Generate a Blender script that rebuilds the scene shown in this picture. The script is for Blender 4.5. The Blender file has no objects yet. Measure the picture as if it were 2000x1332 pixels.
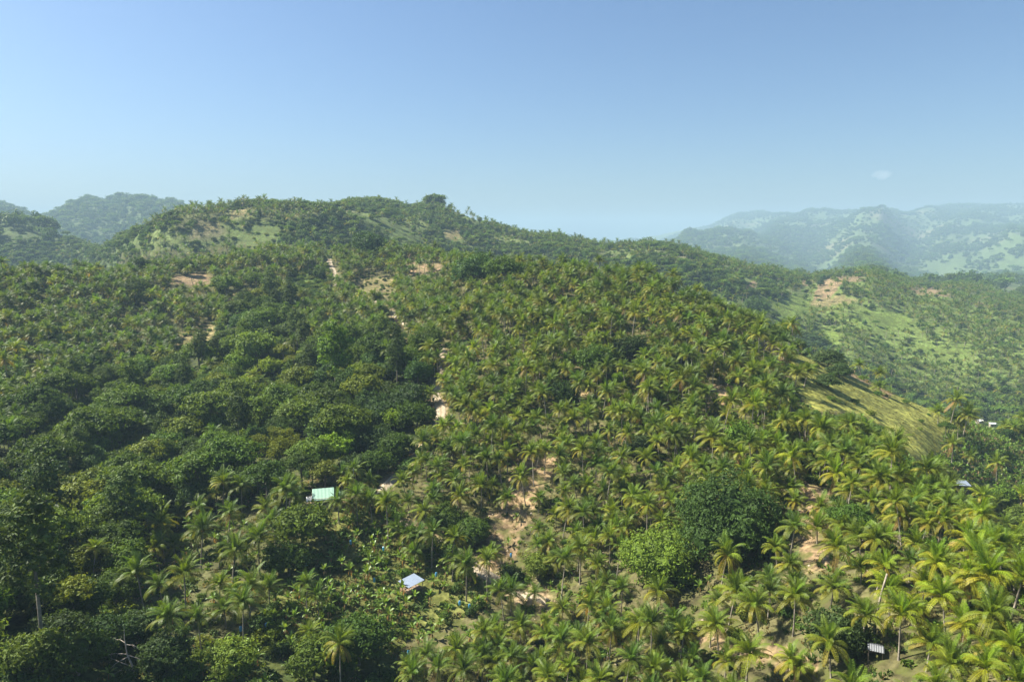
import bpy, math, random
import numpy as np

# ------------------------------------------------------------------ camera, sky, sun, exposure
SC = bpy.context.scene
COL = SC.collection
F_PX, CX, CY = 1333.0, 1000.0, 666.0          # 24 mm lens look; the frame thought of as 2000 x 1332
PITCH = math.radians(8.8)
cam_data = bpy.data.cameras.new('camera')
cam_data.sensor_width = 36.0
cam_data.lens = 36.0 * F_PX / 2000.0
cam_data.clip_start = 0.5
cam_data.clip_end = 40000.0
cam = bpy.data.objects.new('camera', cam_data)
COL.objects.link(cam)
cam.location = (0, 0, 0)
cam.rotation_euler = (math.pi / 2 - PITCH, 0, 0)
SC.camera = cam

SUN_ELEV = math.radians(46.0)
SUN_LEFT = math.radians(74.0)                 # angle from the viewing direction round to the left
SUN_DIR = np.array([-math.sin(SUN_LEFT) * math.cos(SUN_ELEV), math.cos(SUN_LEFT) * math.cos(SUN_ELEV), math.sin(SUN_ELEV)])
world = bpy.data.worlds.new('World')
SC.world = world
world.use_nodes = True
wn = world.node_tree
wn.nodes.clear()
w_out = wn.nodes.new('ShaderNodeOutputWorld')
w_bg = wn.nodes.new('ShaderNodeBackground')
w_sky = wn.nodes.new('ShaderNodeTexSky')
w_sky.sky_type = 'NISHITA'
w_sky.sun_disc = False
w_sky.sun_elevation = SUN_ELEV
w_sky.sun_rotation = -SUN_LEFT
w_sky.altitude = 0
w_sky.air_density = 1.0
w_sky.dust_density = 1.5
w_sky.ozone_density = 5.0
w_bg.inputs['Strength'].default_value = 0.050
w_tint = wn.nodes.new('ShaderNodeMix'); w_tint.data_type = 'RGBA'; w_tint.blend_type = 'MULTIPLY'
w_tint.inputs[0].default_value = 1.0
w_tint.inputs[7].default_value = (0.83, 0.91, 0.97, 1)
wn.links.new(w_sky.outputs[0], w_tint.inputs[6])
wn.links.new(w_tint.outputs[2], w_bg.inputs[0])
wn.links.new(w_bg.outputs[0], w_out.inputs[0])

sun_data = bpy.data.lights.new('sun', 'SUN')
sun_data.energy = 5.0
sun_data.angle = math.radians(0.55)
sun_data.color = (1.0, 0.945, 0.81)
sun = bpy.data.objects.new('sun', sun_data)
COL.objects.link(sun)
from mathutils import Vector, Matrix, Euler
sun.rotation_euler = Vector(SUN_DIR).to_track_quat('Z', 'Y').to_euler()

SC.view_settings.view_transform = 'Standard'
SC.view_settings.look = 'None'
SC.view_settings.exposure = 1.62
SC.view_settings.gamma = 1.0
SC.view_settings.use_curve_mapping = False
SC.render.engine = 'CYCLES'
SC.cycles.max_bounces = 5
SC.cycles.diffuse_bounces = 1
SC.cycles.glossy_bounces = 1
SC.cycles.transmission_bounces = 2
SC.cycles.volume_bounces = 1
SC.cycles.transparent_max_bounces = 4
SC.cycles.use_denoising = True
SC.render.filter_size = 1.15
HAZE_DENSITY = 1.6e-4

random.seed(7)
RNG = np.random.default_rng(11)

# ------------------------------------------------------------------ small helpers
def tag(o, label=None, cat=None, group=None, kind=None):
    if label: o['label'] = label
    if cat: o['category'] = cat
    if group: o['group'] = group
    if kind: o['kind'] = kind
    return o

def link(name, mesh, parent=None, loc=None, rot=None, scl=None):
    o = bpy.data.objects.new(name, mesh)
    COL.objects.link(o)
    if parent is not None: o.parent = parent
    if loc is not None: o.location = loc
    if rot is not None: o.rotation_euler = rot
    if scl is not None: o.scale = scl if hasattr(scl, '__len__') else (scl, scl, scl)
    return o

def empty(name, loc, rz=0.0, scl=1.0):
    o = link(name, None, None, loc, (0, 0, rz), scl)
    o.empty_display_size = 0.5
    return o

def make_mesh(name, verts, faces, mats, cols=None, smooth=False, mat_index=None):
    """verts (n,3); faces: list of tuples or a (m,k) array; cols: per-vertex rgb."""
    me = bpy.data.meshes.new(name)
    verts = np.asarray(verts, dtype=np.float32)
    if isinstance(faces, np.ndarray):
        m, k = faces.shape
        me.vertices.add(len(verts))
        me.vertices.foreach_set('co', verts.ravel())
        me.loops.add(m * k)
        me.loops.foreach_set('vertex_index', faces.astype(np.int32).ravel())
        me.polygons.add(m)
        me.polygons.foreach_set('loop_start', np.arange(0, m * k, k, dtype=np.int32))
        me.update(calc_edges=True)
    else:
        me.from_pydata(verts.tolist(), [], [tuple(int(i) for i in f) for f in faces])
        me.update()
    for m_ in (mats if isinstance(mats, (list, tuple)) else [mats]):
        me.materials.append(m_)
    if cols is not None:
        a = me.color_attributes.new('col', 'FLOAT_COLOR', 'POINT')
        c = np.ones((len(verts), 4), dtype=np.float32)
        c[:, :3] = cols
        a.data.foreach_set('color', c.ravel())
    if mat_index is not None:
        me.polygons.foreach_set('material_index', np.asarray(mat_index, dtype=np.int32))
    if smooth:
        me.polygons.foreach_set('use_smooth', np.ones(len(me.polygons), dtype=bool))
    return me

class MB:
    """collects shapes with colours into one mesh"""
    def __init__(self):
        self.v, self.f, self.c, self.m, self.n = [], [], [], [], 0
    def add(self, v, f, col=(1, 1, 1), mat=0):
        v = np.asarray(v, float)
        c = np.asarray(col, float)
        if c.ndim == 1: c = np.tile(c, (len(v), 1))
        self.v.append(v); self.c.append(c)
        for q in f:
            self.f.append(tuple(int(i) + self.n for i in q)); self.m.append(mat)
        self.n += len(v)
        return self
    def box(self, c, s, col=(1, 1, 1), mat=0, M=None):
        c = np.array(c, float); s = np.array(s, float) / 2
        v = np.array([(x, y, z) for x in (-1, 1) for y in (-1, 1) for z in (-1, 1)], float) * s
        if M is not None: v = v @ np.array(M).T
        v = v + c
        return self.add(v, [(0, 1, 3, 2), (4, 6, 7, 5), (0, 4, 5, 1), (2, 3, 7, 6), (0, 2, 6, 4), (1, 5, 7, 3)], col, mat)
    def tube(self, pts, rad, k=6, col=(1, 1, 1), mat=0, cap=True):
        pts = np.asarray(pts, float)
        rad = np.broadcast_to(np.asarray(rad, float), (len(pts),))
        v, f = [], []
        for i, p in enumerate(pts):
            t = pts[min(i + 1, len(pts) - 1)] - pts[max(i - 1, 0)]
            t = t / (np.linalg.norm(t) + 1e-9)
            a = np.cross(t, (0.31, 0.93, 0.2)); a /= np.linalg.norm(a) + 1e-9
            b = np.cross(t, a)
            for j in range(k):
                w = 2 * math.pi * j / k
                v.append(p + rad[i] * (a * math.cos(w) + b * math.sin(w)))
        for i in range(len(pts) - 1):
            for j in range(k):
                f.append((i * k + j, i * k + (j + 1) % k, (i + 1) * k + (j + 1) % k, (i + 1) * k + j))
        if cap:
            f.append(tuple(range((len(pts) - 1) * k, len(pts) * k)))
        return self.add(v, f, col, mat)
    def mesh(self, name, mats, smooth=False):
        return make_mesh(name, np.concatenate(self.v), self.f, mats, np.concatenate(self.c), smooth, self.m)

# ------------------------------------------------------------------ noise
def _hash(ix, iy, s):
    n = (ix.astype(np.int64) * 374761393 + iy.astype(np.int64) * 668265263 + s * 974634777) & 0xffffffff
    n = ((n ^ (n >> 13)) * 1274126177) & 0xffffffff
    return ((n ^ (n >> 16)) & 0xffff) / 65535.0

def vnoise(x, y, s=0):
    x = np.asarray(x, float); y = np.asarray(y, float)
    ix = np.floor(x); iy = np.floor(y)
    fx = x - ix; fy = y - iy
    fx = fx * fx * (3 - 2 * fx); fy = fy * fy * (3 - 2 * fy)
    a = _hash(ix, iy, s); b = _hash(ix + 1, iy, s); c = _hash(ix, iy + 1, s); d = _hash(ix + 1, iy + 1, s)
    return (a * (1 - fx) + b * fx) * (1 - fy) + (c * (1 - fx) + d * fx) * fy

def fbm(x, y, s=0, o=4):
    t, a, n = 0.0, 0.5, 0.0
    for i in range(o):
        t = t + a * vnoise(x * 2 ** i + 17.3 * i, y * 2 ** i - 9.1 * i, s + i)
        n += a; a *= 0.5
    return t / n

def sstep(a, b, x):
    t = np.clip((x - a) / (b - a), 0, 1)
    return t * t * (3 - 2 * t)

# ------------------------------------------------------------------ terrain
CP, SP = math.cos(PITCH), math.sin(PITCH)
def ray(px, py):
    u = (np.asarray(px, float) - CX) / F_PX
    v = (CY - np.asarray(py, float)) / F_PX
    return u, CP + v * SP, -SP + v * CP

def project(x, y, z):
    d = y * CP - z * SP
    d = np.where(d < 1e-3, 1e-3, d)
    v = (y * SP + z * CP) / d
    return CX + F_PX * x / d, CY - F_PX * v, d

def kp(*rows):
    """feature line from (px, py, r)"""
    az, sl, rr = [], [], []
    for px, py, r in rows:
        x, y, z = ray(px, py)
        az.append(math.atan2(x, y)); sl.append(z / math.hypot(x, y)); rr.append(r)
    return az, sl, rr

def kz(*rows):
    """feature line from (px, z, r)"""
    az, sl, rr = [], [], []
    for px, z, r in rows:
        x, y, _ = ray(px, 600)
        az.append(math.atan2(x, y)); sl.append(z / r); rr.append(r)
    return az, sl, rr

def cols9(py, r, px=(0, 300, 600, 800, 1000, 1200, 1400, 1600, 1800, 2000)):
    return kp(*zip(px, py, r))

KNOTS = [
    kz((0, -88, 60), (1000, -86, 60), (2000, -72, 60)),
    cols9([1332] * 10, [125, 122, 120, 120, 118, 112, 104, 97, 94, 94]),
    kp((0, 1150, 160), (300, 1150, 160), (600, 1130, 152), (800, 1140, 150), (1000, 1140, 150), (1200, 1120, 142), (1400, 1110, 135), (1600, 1110, 125), (1800, 1115, 120), (1900, 1160, 116), (2000, 1215, 110), (2400, 1230, 108)),
    kp((0, 1070, 205), (300, 1060, 205), (600, 990, 182), (800, 960, 188), (1000, 930, 185), (1200, 900, 185), (1400, 900, 178), (1600, 920, 172), (1800, 960, 172), (1900, 1068, 152), (2000, 1165, 128), (2400, 1190, 126)),
    kp((0, 890, 275), (300, 880, 280), (600, 850, 255), (800, 800, 240), (1000, 780, 228), (1200, 770, 225), (1400, 780, 225), (1600, 830, 215), (1800, 920, 225), (1900, 1066, 232), (2000, 1098, 222), (2400, 1098, 222)),
    kp((0, 740, 370), (300, 740, 370), (600, 700, 350), (800, 670, 320), (1000, 650, 295), (1200, 650, 290), (1400, 680, 280), (1600, 740, 275), (1800, 840, 285), (1900, 925, 286), (2000, 973, 290), (2400, 973, 290)),
    kp((0, 630, 465), (300, 630, 465), (600, 590, 480), (800, 580, 450), (1000, 590, 345), (1200, 590, 335), (1400, 645, 315), (1600, 712, 310), (1800, 800, 325), (1900, 850, 332), (2000, 901, 340), (2400, 901, 340)),
    kp((-400, 570, 540), (0, 555, 540), (150, 555, 545), (300, 545, 560), (400, 530, 590), (500, 512, 600), (600, 503, 620), (650, 503, 620), (750, 505, 600),
       (850, 508, 560), (900, 516, 530), (950, 538, 440), (1000, 545, 400), (1100, 547, 390), (1180, 552, 380), (1250, 560, 370), (1300, 580, 360),
       (1350, 602, 350), (1400, 630, 345), (1450, 658, 340), (1480, 645, 338), (1500, 660, 336), (1560, 690, 334), (1650, 722, 334), (1750, 772, 338), (1880, 832, 350),
       (1940, 856, 385), (2000, 852, 400), (2400, 852, 400)),
    kz((0, -115, 800), (150, -112, 800), (300, -75, 740), (600, -30, 700), (800, -50, 720), (1000, -88, 560), (1200, -95, 540), (1400, -112, 500), (1600, -122, 460), (1800, -134, 480), (2000, -138, 500)),
    kz((0, -85, 1250), (150, -85, 1200), (220, -70, 950), (300, -35, 820), (600, 0, 790), (800, -12, 860), (1000, -62, 800), (1200, -72, 760), (1400, -108, 700), (1600, -122, 700), (1800, -145, 720), (2000, -150, 720)),
    kp((-300, 443, 1600), (0, 449, 1600), (110, 455, 1600), (150, 468, 1450), (200, 492, 1200), (230, 480, 1000), (300, 448, 900), (350, 426, 890), (400, 416, 900), (450, 410, 900), (500, 408, 900), (580, 402, 900),
       (650, 410, 900), (700, 422, 900), (750, 434, 920), (800, 445, 930), (900, 458, 950), (1000, 474, 940), (1100, 492, 900), (1200, 503, 880), (1300, 520, 860),
       (1400, 548, 850), (1500, 584, 850), (1600, 622, 850), (1700, 640, 860), (1800, 652, 870), (2000, 682, 880)),
    kp((0, 490, 1850), (150, 500, 1700), (300, 475, 1200), (500, 440, 1180), (620, 420, 1230), (680, 403, 1250), (740, 401, 1250), (800, 412, 1230), (830, 404, 1210), (850, 398, 1200), (885, 402, 1200), (930, 426, 1180),
       (1000, 446, 1150), (1050, 464, 1120), (1100, 474, 1100), (1150, 477, 1090), (1250, 477, 1080), (1300, 482, 1080), (1350, 497, 1080), (1400, 513, 1080), (1450, 528, 1080),
       (1500, 536, 1080), (1560, 548, 1090), (1640, 541, 1100), (1700, 552, 1100), (1800, 572, 1100), (1900, 600, 1090), (2000, 625, 1080), (2300, 640, 1080)),
    kz((0, -110, 2400), (300, -55, 2400), (600, -30, 2400), (900, -110, 2400), (1200, -125, 2400), (1500, -135, 2400), (1700, -135, 2400), (2000, -135, 2400)),
    kp((-300, 395, 3900), (0, 416, 3900), (40, 428, 3900), (80, 436, 3900), (110, 429, 3900), (150, 414, 3900), (200, 396, 3900), (235, 387, 3900), (270, 391, 3900), (300, 401, 3900), (340, 414, 3900),
       (400, 428, 3900), (500, 445, 3900), (600, 455, 3900), (900, 480, 3900), (1200, 492, 3900), (1300, 492, 3900), (1400, 500, 3900), (1500, 492, 3900), (1600, 502, 3900), (1700, 507, 3900),
       (1800, 517, 3900), (1900, 522, 3900), (2000, 522, 3900)),
    kp((0, 480, 5200), (600, 470, 5200), (1000, 475, 5200), (1200, 478, 5200), (1300, 464, 5200), (1350, 454, 5200), (1430, 451, 5200), (1480, 458, 5200), (1550, 466, 5200), (1650, 458, 5200), (1750, 472, 5200),
       (1850, 480, 5150), (1950, 468, 5100), (2000, 452, 5100), (2300, 440, 5100)),
    kp((0, 475, 7100), (1000, 475, 7100), (1200, 475, 7100), (1300, 468, 7100), (1400, 458, 7100), (1480, 443, 7100), (1550, 418, 7000), (1600, 411, 7000), (1640, 410, 7000), (1700, 412, 7000), (1750, 411, 7000),
       (1800, 418, 7050), (1850, 425, 7100), (1900, 432, 7100), (1950, 440, 7100), (2000, 432, 7100), (2300, 400, 7100)),
    kp((0, 470, 10000), (1000, 470, 10000), (1250, 466, 10000), (1320, 456, 10000), (1380, 441, 10000), (1430, 422, 10000), (1500, 422, 10000), (1560, 426, 10000), (1700, 426, 10000), (1800, 414, 10000), (1850, 406, 10000),
       (1900, 403, 10000), (1950, 406, 10000), (2000, 408, 10000), (2300, 410, 10000)),
    kz((0, -100, 12000), (1000, -110, 12000), (2000, -60, 12000)),
    kz((0, -130, 15000), (2000, -130, 15000)),
]
AZ_IN = np.radians(np.arange(-52, 52.001, 0.2))
def _gauss(a, s):
    k = np.arange(-int(3 * s) - 1, int(3 * s) + 2)
    w = np.exp(-0.5 * (k / s) ** 2); w /= w.sum()
    p = np.pad(a, len(k) // 2, mode='edge')
    return np.convolve(p, w, 'valid')
KR, KZ = [], []
for az, sl, rr in KNOTS:
    s = _gauss(np.interp(AZ_IN, az, sl), 2.2)
    r = _gauss(np.interp(AZ_IN, az, rr), 3.0)
    KR.append(r); KZ.append(s * r)
KR = np.array(KR).T; KZ = np.array(KZ).T
for k in range(1, KR.shape[1]):
    KR[:, k] = np.maximum(KR[:, k], KR[:, k - 1] * 1.03)
R7 = KR[:, 7]
NR = 400
RG = np.exp(np.linspace(math.log(30), math.log(16000), NR))
def pchip(x, y, xq):
    h = np.diff(x); d = np.diff(y) / h
    m = np.zeros(len(x))
    same = d[:-1] * d[1:] > 0
    w1 = 2 * h[1:] + h[:-1]; w2 = h[1:] + 2 * h[:-1]
    with np.errstate(divide='ignore', invalid='ignore'):
        mm = (w1 + w2) / (w1 / d[:-1] + w2 / d[1:])
    m[1:-1] = np.where(same, mm, 0.25 * (d[:-1] + d[1:]))
    m[0], m[-1] = d[0], d[-1]
    i = np.clip(np.searchsorted(x, xq) - 1, 0, len(x) - 2)
    t = np.clip((xq - x[i]) / h[i], 0, 1)
    t2, t3 = t * t, t * t * t
    return (2 * t3 - 3 * t2 + 1) * y[i] + (t3 - 2 * t2 + t) * h[i] * m[i] + (-2 * t3 + 3 * t2) * y[i + 1] + (t3 - t2) * h[i] * m[i + 1]
ZIN = np.array([pchip(np.log(KR[i]), KZ[i], np.log(RG)) for i in range(len(AZ_IN))])
# all round: the two sides of the valley run on behind the viewer
AZ_BACK = np.radians(np.arange(55, 306, 3.0))
tb = (np.degrees(AZ_BACK) - 52) / 256.0
ZBACK = ZIN[-1][None] * (1 - tb[:, None]) + ZIN[0][None] * tb[:, None]
AZ_ALL = np.concatenate([AZ_IN, AZ_BACK]); ZALL = np.concatenate([ZIN, ZBACK])
GX = np.sin(AZ_ALL)[:, None] * RG[None]; GY = np.cos(AZ_ALL)[:, None] * RG[None]
amp = np.interp(RG, [30, 250, 450, 700, 1000, 2000, 3900, 7000, 10000], [0.8, 1.3, 1.8, 8, 12, 70, 190, 300, 160])[None]
gl = np.interp(RG, [30, 300, 700, 1500, 3900, 7000, 10000], [28, 34, 95, 190, 520, 900, 1200])[None]
ridge = 1 - np.abs(2 * fbm(GX / gl, GY / gl, 5, 4) - 1)
back_far = np.interp(RG, [0, 1500, 1700, 9000], [1, 1, 1.15, 1.15])[None]
off = np.interp(RG, [0, 1500, 3500, 20000], [0.72, 0.72, 0.88, 0.88])[None]
ZALL = ZALL + amp * back_far * (ridge - off) + amp * 0.5 * (fbm(GX / (gl * 0.35), GY / (gl * 0.35), 15, 3) - 0.5)
AZ_WRAP = np.concatenate([AZ_ALL, [AZ_ALL[0] + 2 * math.pi]])
ZWRAP = np.concatenate([ZALL, ZALL[:1]])
LR0, LRD = math.log(30), (math.log(16000) - math.log(30)) / (NR - 1)

def gz(x, y):
    x = np.asarray(x, float); y = np.asarray(y, float)
    az = np.arctan2(x, y)
    az = np.where(az < AZ_WRAP[0], az + 2 * math.pi, az)
    fi = np.interp(az, AZ_WRAP, np.arange(len(AZ_WRAP)))
    i = np.clip(fi.astype(int), 0, len(AZ_WRAP) - 2); a = fi - i
    fr = np.clip((np.log(np.maximum(np.hypot(x, y), 30)) - LR0) / LRD, 0, NR - 1.001)
    j = fr.astype(int); b = fr - j
    return (ZWRAP[i, j] * (1 - a) + ZWRAP[i + 1, j] * a) * (1 - b) + (ZWRAP[i, j + 1] * (1 - a) + ZWRAP[i + 1, j + 1] * a) * b

_RS = np.exp(np.linspace(math.log(40), math.log(15000), 1700))
def hit(px, py, h=0.0, rmin=40.0):
    """the spot on the ground under the point of the view at height h above the ground"""
    x, y, z = ray(px, py)
    k = math.hypot(x, y)
    rs = _RS[_RS >= rmin]
    g = gz(x / k * rs, y / k * rs) + h
    below = np.nonzero(z / k * rs <= g)[0]
    r = rs[below[0]] if len(below) else rs[np.argmax(np.where(rs < 9000, (g - z / k * rs) / rs, -9))]
    X, Y = x / k * r, y / k * r
    return float(X), float(Y), float(gz(X, Y))

def crest_hit(px, r0, r1, back=6.0):
    """the top of the ridge that stands between r0 and r1 in that direction"""
    x, y, z = ray(px, 600)
    k = math.hypot(x, y)
    rs = np.arange(r0, r1, 4.0)
    g = gz(x / k * rs, y / k * rs)
    r = rs[np.argmax(g / rs)] - back
    return float(x / k * r), float(y / k * r), float(gz(x / k * r, y / k * r))

def crest_r(x, y):
    return np.interp(np.arctan2(x, y), AZ_IN, R7)

# ------------------------------------------------------------------ what grows where
CLS = ['palm', 'palmd', 'forest', 'banana', 'bush', 'lush', 'grass', 'soil', 'tan', 'rflank', 'hillmix', 'farfield', 'palmfar', 'meadow', 'redsoil', 'wood', 'bananar', 'palmhill', 'road', 'spur']
CI = {n: i for i, n in enumerate(CLS)}
ZONES = [  # layer, class, outline
    ('n', 'palmd', [(-900, 480), (420, 470), (640, 480), (650, 600), (560, 700), (480, 690), (330, 700), (200, 720), (-900, 900)]),
    ('n', 'palm', [(-900, 700), (60, 740), (120, 800), (60, 930), (-900, 960)]),
    ('n', 'forest', [(-900, 900), (0, 860), (60, 770), (200, 725), (330, 700), (450, 640), (440, 570), (500, 545), (560, 560), (620, 620), (590, 690), (680, 645), (760, 640), (830, 650), (850, 700), (838, 760), (830, 830), (826, 880),
                     (790, 915), (740, 925), (640, 925), (560, 930), (500, 945), (440, 945), (330, 985), (270, 1080), (230, 1130), (120, 1180), (0, 1250), (-900, 1300)]),
    ('n', 'lush', [(560, 505), (636, 510), (650, 560), (690, 590), (640, 610), (600, 600), (560, 570)]),
    ('n', 'lush', [(440, 700), (560, 700), (590, 760), (520, 800), (460, 760)]),
    ('n', 'lush', [(455, 740), (560, 735), (575, 775), (480, 790)]),
    ('n', 'palm', [(570, 590), (690, 585), (760, 620), (690, 650), (620, 650), (570, 640)]),
    ('n', 'bush', [(-900, 1290), (0, 1250), (120, 1180), (230, 1130), (270, 1160), (420, 1230), (520, 1150), (600, 1240), (780, 1250), (790, 1500), (-900, 1500)]),
    ('n', 'banana', [(520, 1150), (580, 1070), (640, 985), (700, 960), (800, 1030), (900, 1080), (965, 1130), (950, 1190), (830, 1240), (770, 1260), (600, 1250)]),
    ('n', 'spur', [(270, 1080), (300, 985), (420, 940), (580, 925), (620, 970), (575, 1020), (560, 1110), (500, 1170), (470, 1250), (310, 1250), (245, 1150)]),
    ('n', 'soil', [(1010, 885), (1070, 865), (1095, 915), (1050, 950), (1030, 1030), (1005, 1085), (950, 1082), (960, 1000), (1000, 950)]),
    ('n', 'soil', [(910, 1075), (960, 1080), (1010, 1130), (960, 1150)]),
    ('n', 'soil', [(592, 966), (690, 958), (700, 985), (610, 1003)]),
    ('n', 'soil', [(1560, 940), (1620, 960), (1625, 1110), (1575, 1120), (1570, 1030)]),
    ('n', 'soil', [(1370, 760), (1460, 750), (1440, 790), (1380, 800)]),
    ('n', 'soil', [(1100, 745), (1150, 735), (1150, 765), (1100, 770)]),
    ('n', 'soil', [(1300, 1225), (1400, 1225), (1600, 1290), (1600, 1320), (1400, 1270)]),
    ('n', 'tan', [(690, 545), (770, 540), (772, 580), (720, 578), (690, 566)]),
    ('n', 'redsoil', [(790, 514), (860, 516), (866, 532), (800, 534)]),
    ('n', 'redsoil', [(330, 540), (415, 534), (415, 558), (345, 560)]),
    ('n', 'tan', [(360, 640), (425, 622), (435, 645), (395, 680), (340, 685)]),
    ('n', 'tan', [(440, 572), (498, 560), (500, 582), (450, 596)]),
    ('n', 'tan', [(732, 648), (770, 650), (770, 668), (735, 664)]),
    ('n', 'tan', [(788, 655), (812, 655), (812, 668), (790, 668)]),
    ('n', 'soil', [(1468, 640), (1500, 650), (1560, 700), (1575, 740), (1520, 700), (1480, 670)]),
    ('n', 'grass', [(1540, 690), (1580, 690), (1660, 712), (1700, 730), (1760, 765), (1885, 830), (1865, 860), (1805, 905), (1775, 885), (1735, 838), (1680, 808), (1600, 800), (1555, 775)]),
    ('n', 'soil', [(1650, 712), (1700, 728), (1748, 768), (1735, 778), (1690, 752), (1655, 730)]),
    ('n', 'rflank', [(1690, 812), (1780, 885), (1830, 900), (1860, 950), (1830, 960), (1760, 890)]),
    ('n', 'bananar', [(1830, 860), (1900, 830), (2700, 800), (2700, 960), (1960, 950), (1880, 935)]),
    ('n', 'rflank', [(1835, 925), (1960, 950), (2700, 960), (2700, 1190), (2015, 1130), (1985, 1085), (1900, 985), (1855, 955)]),
    ('m', 'palmfar', [(1420, 560), (1700, 530), (2700, 560), (2700, 900), (1640, 760), (1500, 660)]),
    ('m', 'hillmix', [(1200, 480), (1560, 530), (1590, 560), (1560, 600), (1480, 620), (1380, 590)]),
    ('m', 'meadow', [(1500, 590), (1560, 575), (1590, 600), (1540, 630)]),
    ('m', 'meadow', [(1655, 612), (1700, 605), (1770, 612), (1790, 632), (1740, 645), (1670, 640)]),
    ('m', 'meadow', [(1780, 678), (1850, 672), (1900, 690), (1840, 700)]),
    ('m', 'meadow', [(1590, 640), (1650, 650), (1640, 665), (1590, 655)]),
    ('m', 'redsoil', [(1598, 552), (1640, 534), (1680, 536), (1688, 547), (1648, 552), (1625, 580), (1590, 585)]),
    ('m', 'redsoil', [(1560, 545), (1590, 540), (1585, 556), (1565, 560)]),
    ('m', 'redsoil', [(1770, 562), (1830, 560), (1860, 580), (1800, 578)]),
    ('m', 'redsoil', [(1452, 550), (1478, 548), (1480, 562), (1455, 565)]),
    ('m', 'tan', [(1575, 590), (1650, 575), (1680, 590), (1600, 602)]),
    ('m', 'redsoil', [(1980, 790), (2100, 780), (2100, 815), (1980, 812)]),
    ('m', 'redsoil', [(1905, 588), (1925, 592), (1930, 600), (1908, 598)]),
    ('m', 'wood', [(1640, 730), (1700, 700), (1760, 740), (1830, 770), (2000, 740), (2100, 740), (2100, 830), (1930, 830), (1880, 820), (1740, 760)]),
    ('m', 'palmhill', [(340, 405), (480, 395), (640, 400), (650, 420), (560, 430), (430, 420), (350, 440)]),
    ('m', 'tan', [(445, 412), (490, 408), (495, 418), (455, 428)]),
    ('m', 'tan', [(380, 435), (430, 438), (420, 452), (385, 448)]),
    ('m', 'tan', [(865, 448), (900, 452), (905, 468), (870, 470)]),
    ('m', 'meadow', [(880, 398), (900, 400), (960, 430), (930, 436), (885, 412)]),
    ('m', 'palmd', [(230, 495), (640, 470), (640, 520), (230, 540)]),
]
def in_poly(px, py, poly):
    ins = np.zeros(px.shape, bool)
    n = len(poly)
    for i in range(n):
        x0, y0 = poly[i]; x1, y1 = poly[(i + 1) % n]
        c = (y0 > py) != (y1 > py)
        if y0 != y1:
            ins ^= c & (px < (x1 - x0) * (py - y0) / (y1 - y0) + x0)
    return ins

def classify(x, y, h=0.0, wob=6.0):
    x = np.asarray(x, float); y = np.asarray(y, float)
    z = gz(x, y) + h
    px, py, d = project(x, y, z)
    r = np.hypot(x, y)
    cr = crest_r(x, y) * 1.05
    w = np.clip(260.0 / np.maximum(r, 60), 0.4, 1.6) * wob
    px = px + w * 2.2 * (fbm(x / 14, y / 14, 31, 3) - 0.5) * 2
    py = py + w * (fbm(x / 14, y / 14, 41, 3) - 0.5) * 2
    near = r <= cr
    out = np.where(near, CI['palm'], np.where(r < 1500, CI['hillmix'], CI['farfield']))
    front = (y > 10) & (np.abs(px - 1000) < 2500)
    for lay, cl, poly in ZONES:
        m = in_poly(px, py, poly) & front & (near if lay == 'n' else (~near & (r < 1500)))
        out = np.where(m, CI[cl], out)
    return out

OPEN = [CI[k] for k in ('grass', 'soil', 'tan', 'redsoil', 'meadow')]
def classify_plant(x, y, h):
    c, g = classify(x, y, h), classify(x, y, 0.3)
    return np.where(np.isin(g, OPEN), g, c)

# ------------------------------------------------------------------ the dirt road (plan line found on the ground)
ROAD_PX = [(655, 492), (648, 500), (641, 514), (652, 535), (658, 548), (660, 562), (678, 568), (700, 577), (726, 586), (760, 606), (800, 640), (845, 668), (866, 690), (867, 712), (862, 745), (850, 772), (856, 790),
           (863, 805), (856, 830), (838, 862), (805, 900), (775, 930), (745, 958), (742, 985), (770, 1012), (800, 1036), (850, 1060), (895, 1085), (935, 1113), (985, 1145), (1070, 1178), (1200, 1208), (1350, 1243),
           (1480, 1275), (1600, 1310), (1720, 1360)][:31]
def chaikin(p, n=2):
    p = np.asarray(p, float)
    for _ in range(n):
        q = [p[0]]
        for a, b in zip(p[:-1], p[1:]):
            q += [a * .75 + b * .25, a * .25 + b * .75]
        q.append(p[-1]); p = np.array(q)
    return p
ROAD = chaikin([hit(px, py, 0, 60)[:2] for px, py in ROAD_PX], 2)
_keep = [0]
for i in range(1, len(ROAD)):
    if np.linalg.norm(ROAD[i] - ROAD[_keep[-1]]) > 2.0: _keep.append(i)
ROAD = ROAD[_keep]
_rp = project(ROAD[:, 0], ROAD[:, 1], gz(ROAD[:, 0], ROAD[:, 1]))
ROADW = np.interp(np.maximum(_rp[1], 0), [0, 560, 640, 700, 930, 1130, 1160], [2.3, 2.3, 1.7, 1.7, 1.35, 1.35, 0.9])
def road_dist(x, y):
    x = np.asarray(x, float); y = np.asarray(y, float)
    d = np.full(x.shape, 1e9)
    for a, b in zip(ROAD[:-1], ROAD[1:]):
        ab = b - a
        t = np.clip(((x - a[0]) * ab[0] + (y - a[1]) * ab[1]) / (ab @ ab + 1e-9), 0, 1)
        d = np.minimum(d, np.hypot(x - a[0] - t * ab[0], y - a[1] - t * ab[1]))
    return d

# ------------------------------------------------------------------ materials
def new_mat(name):
    m = bpy.data.materials.new(name)
    m.use_nodes = True
    nt = m.node_tree
    nt.nodes.clear()
    return m, nt, nt.nodes.new('ShaderNodeOutputMaterial')

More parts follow.
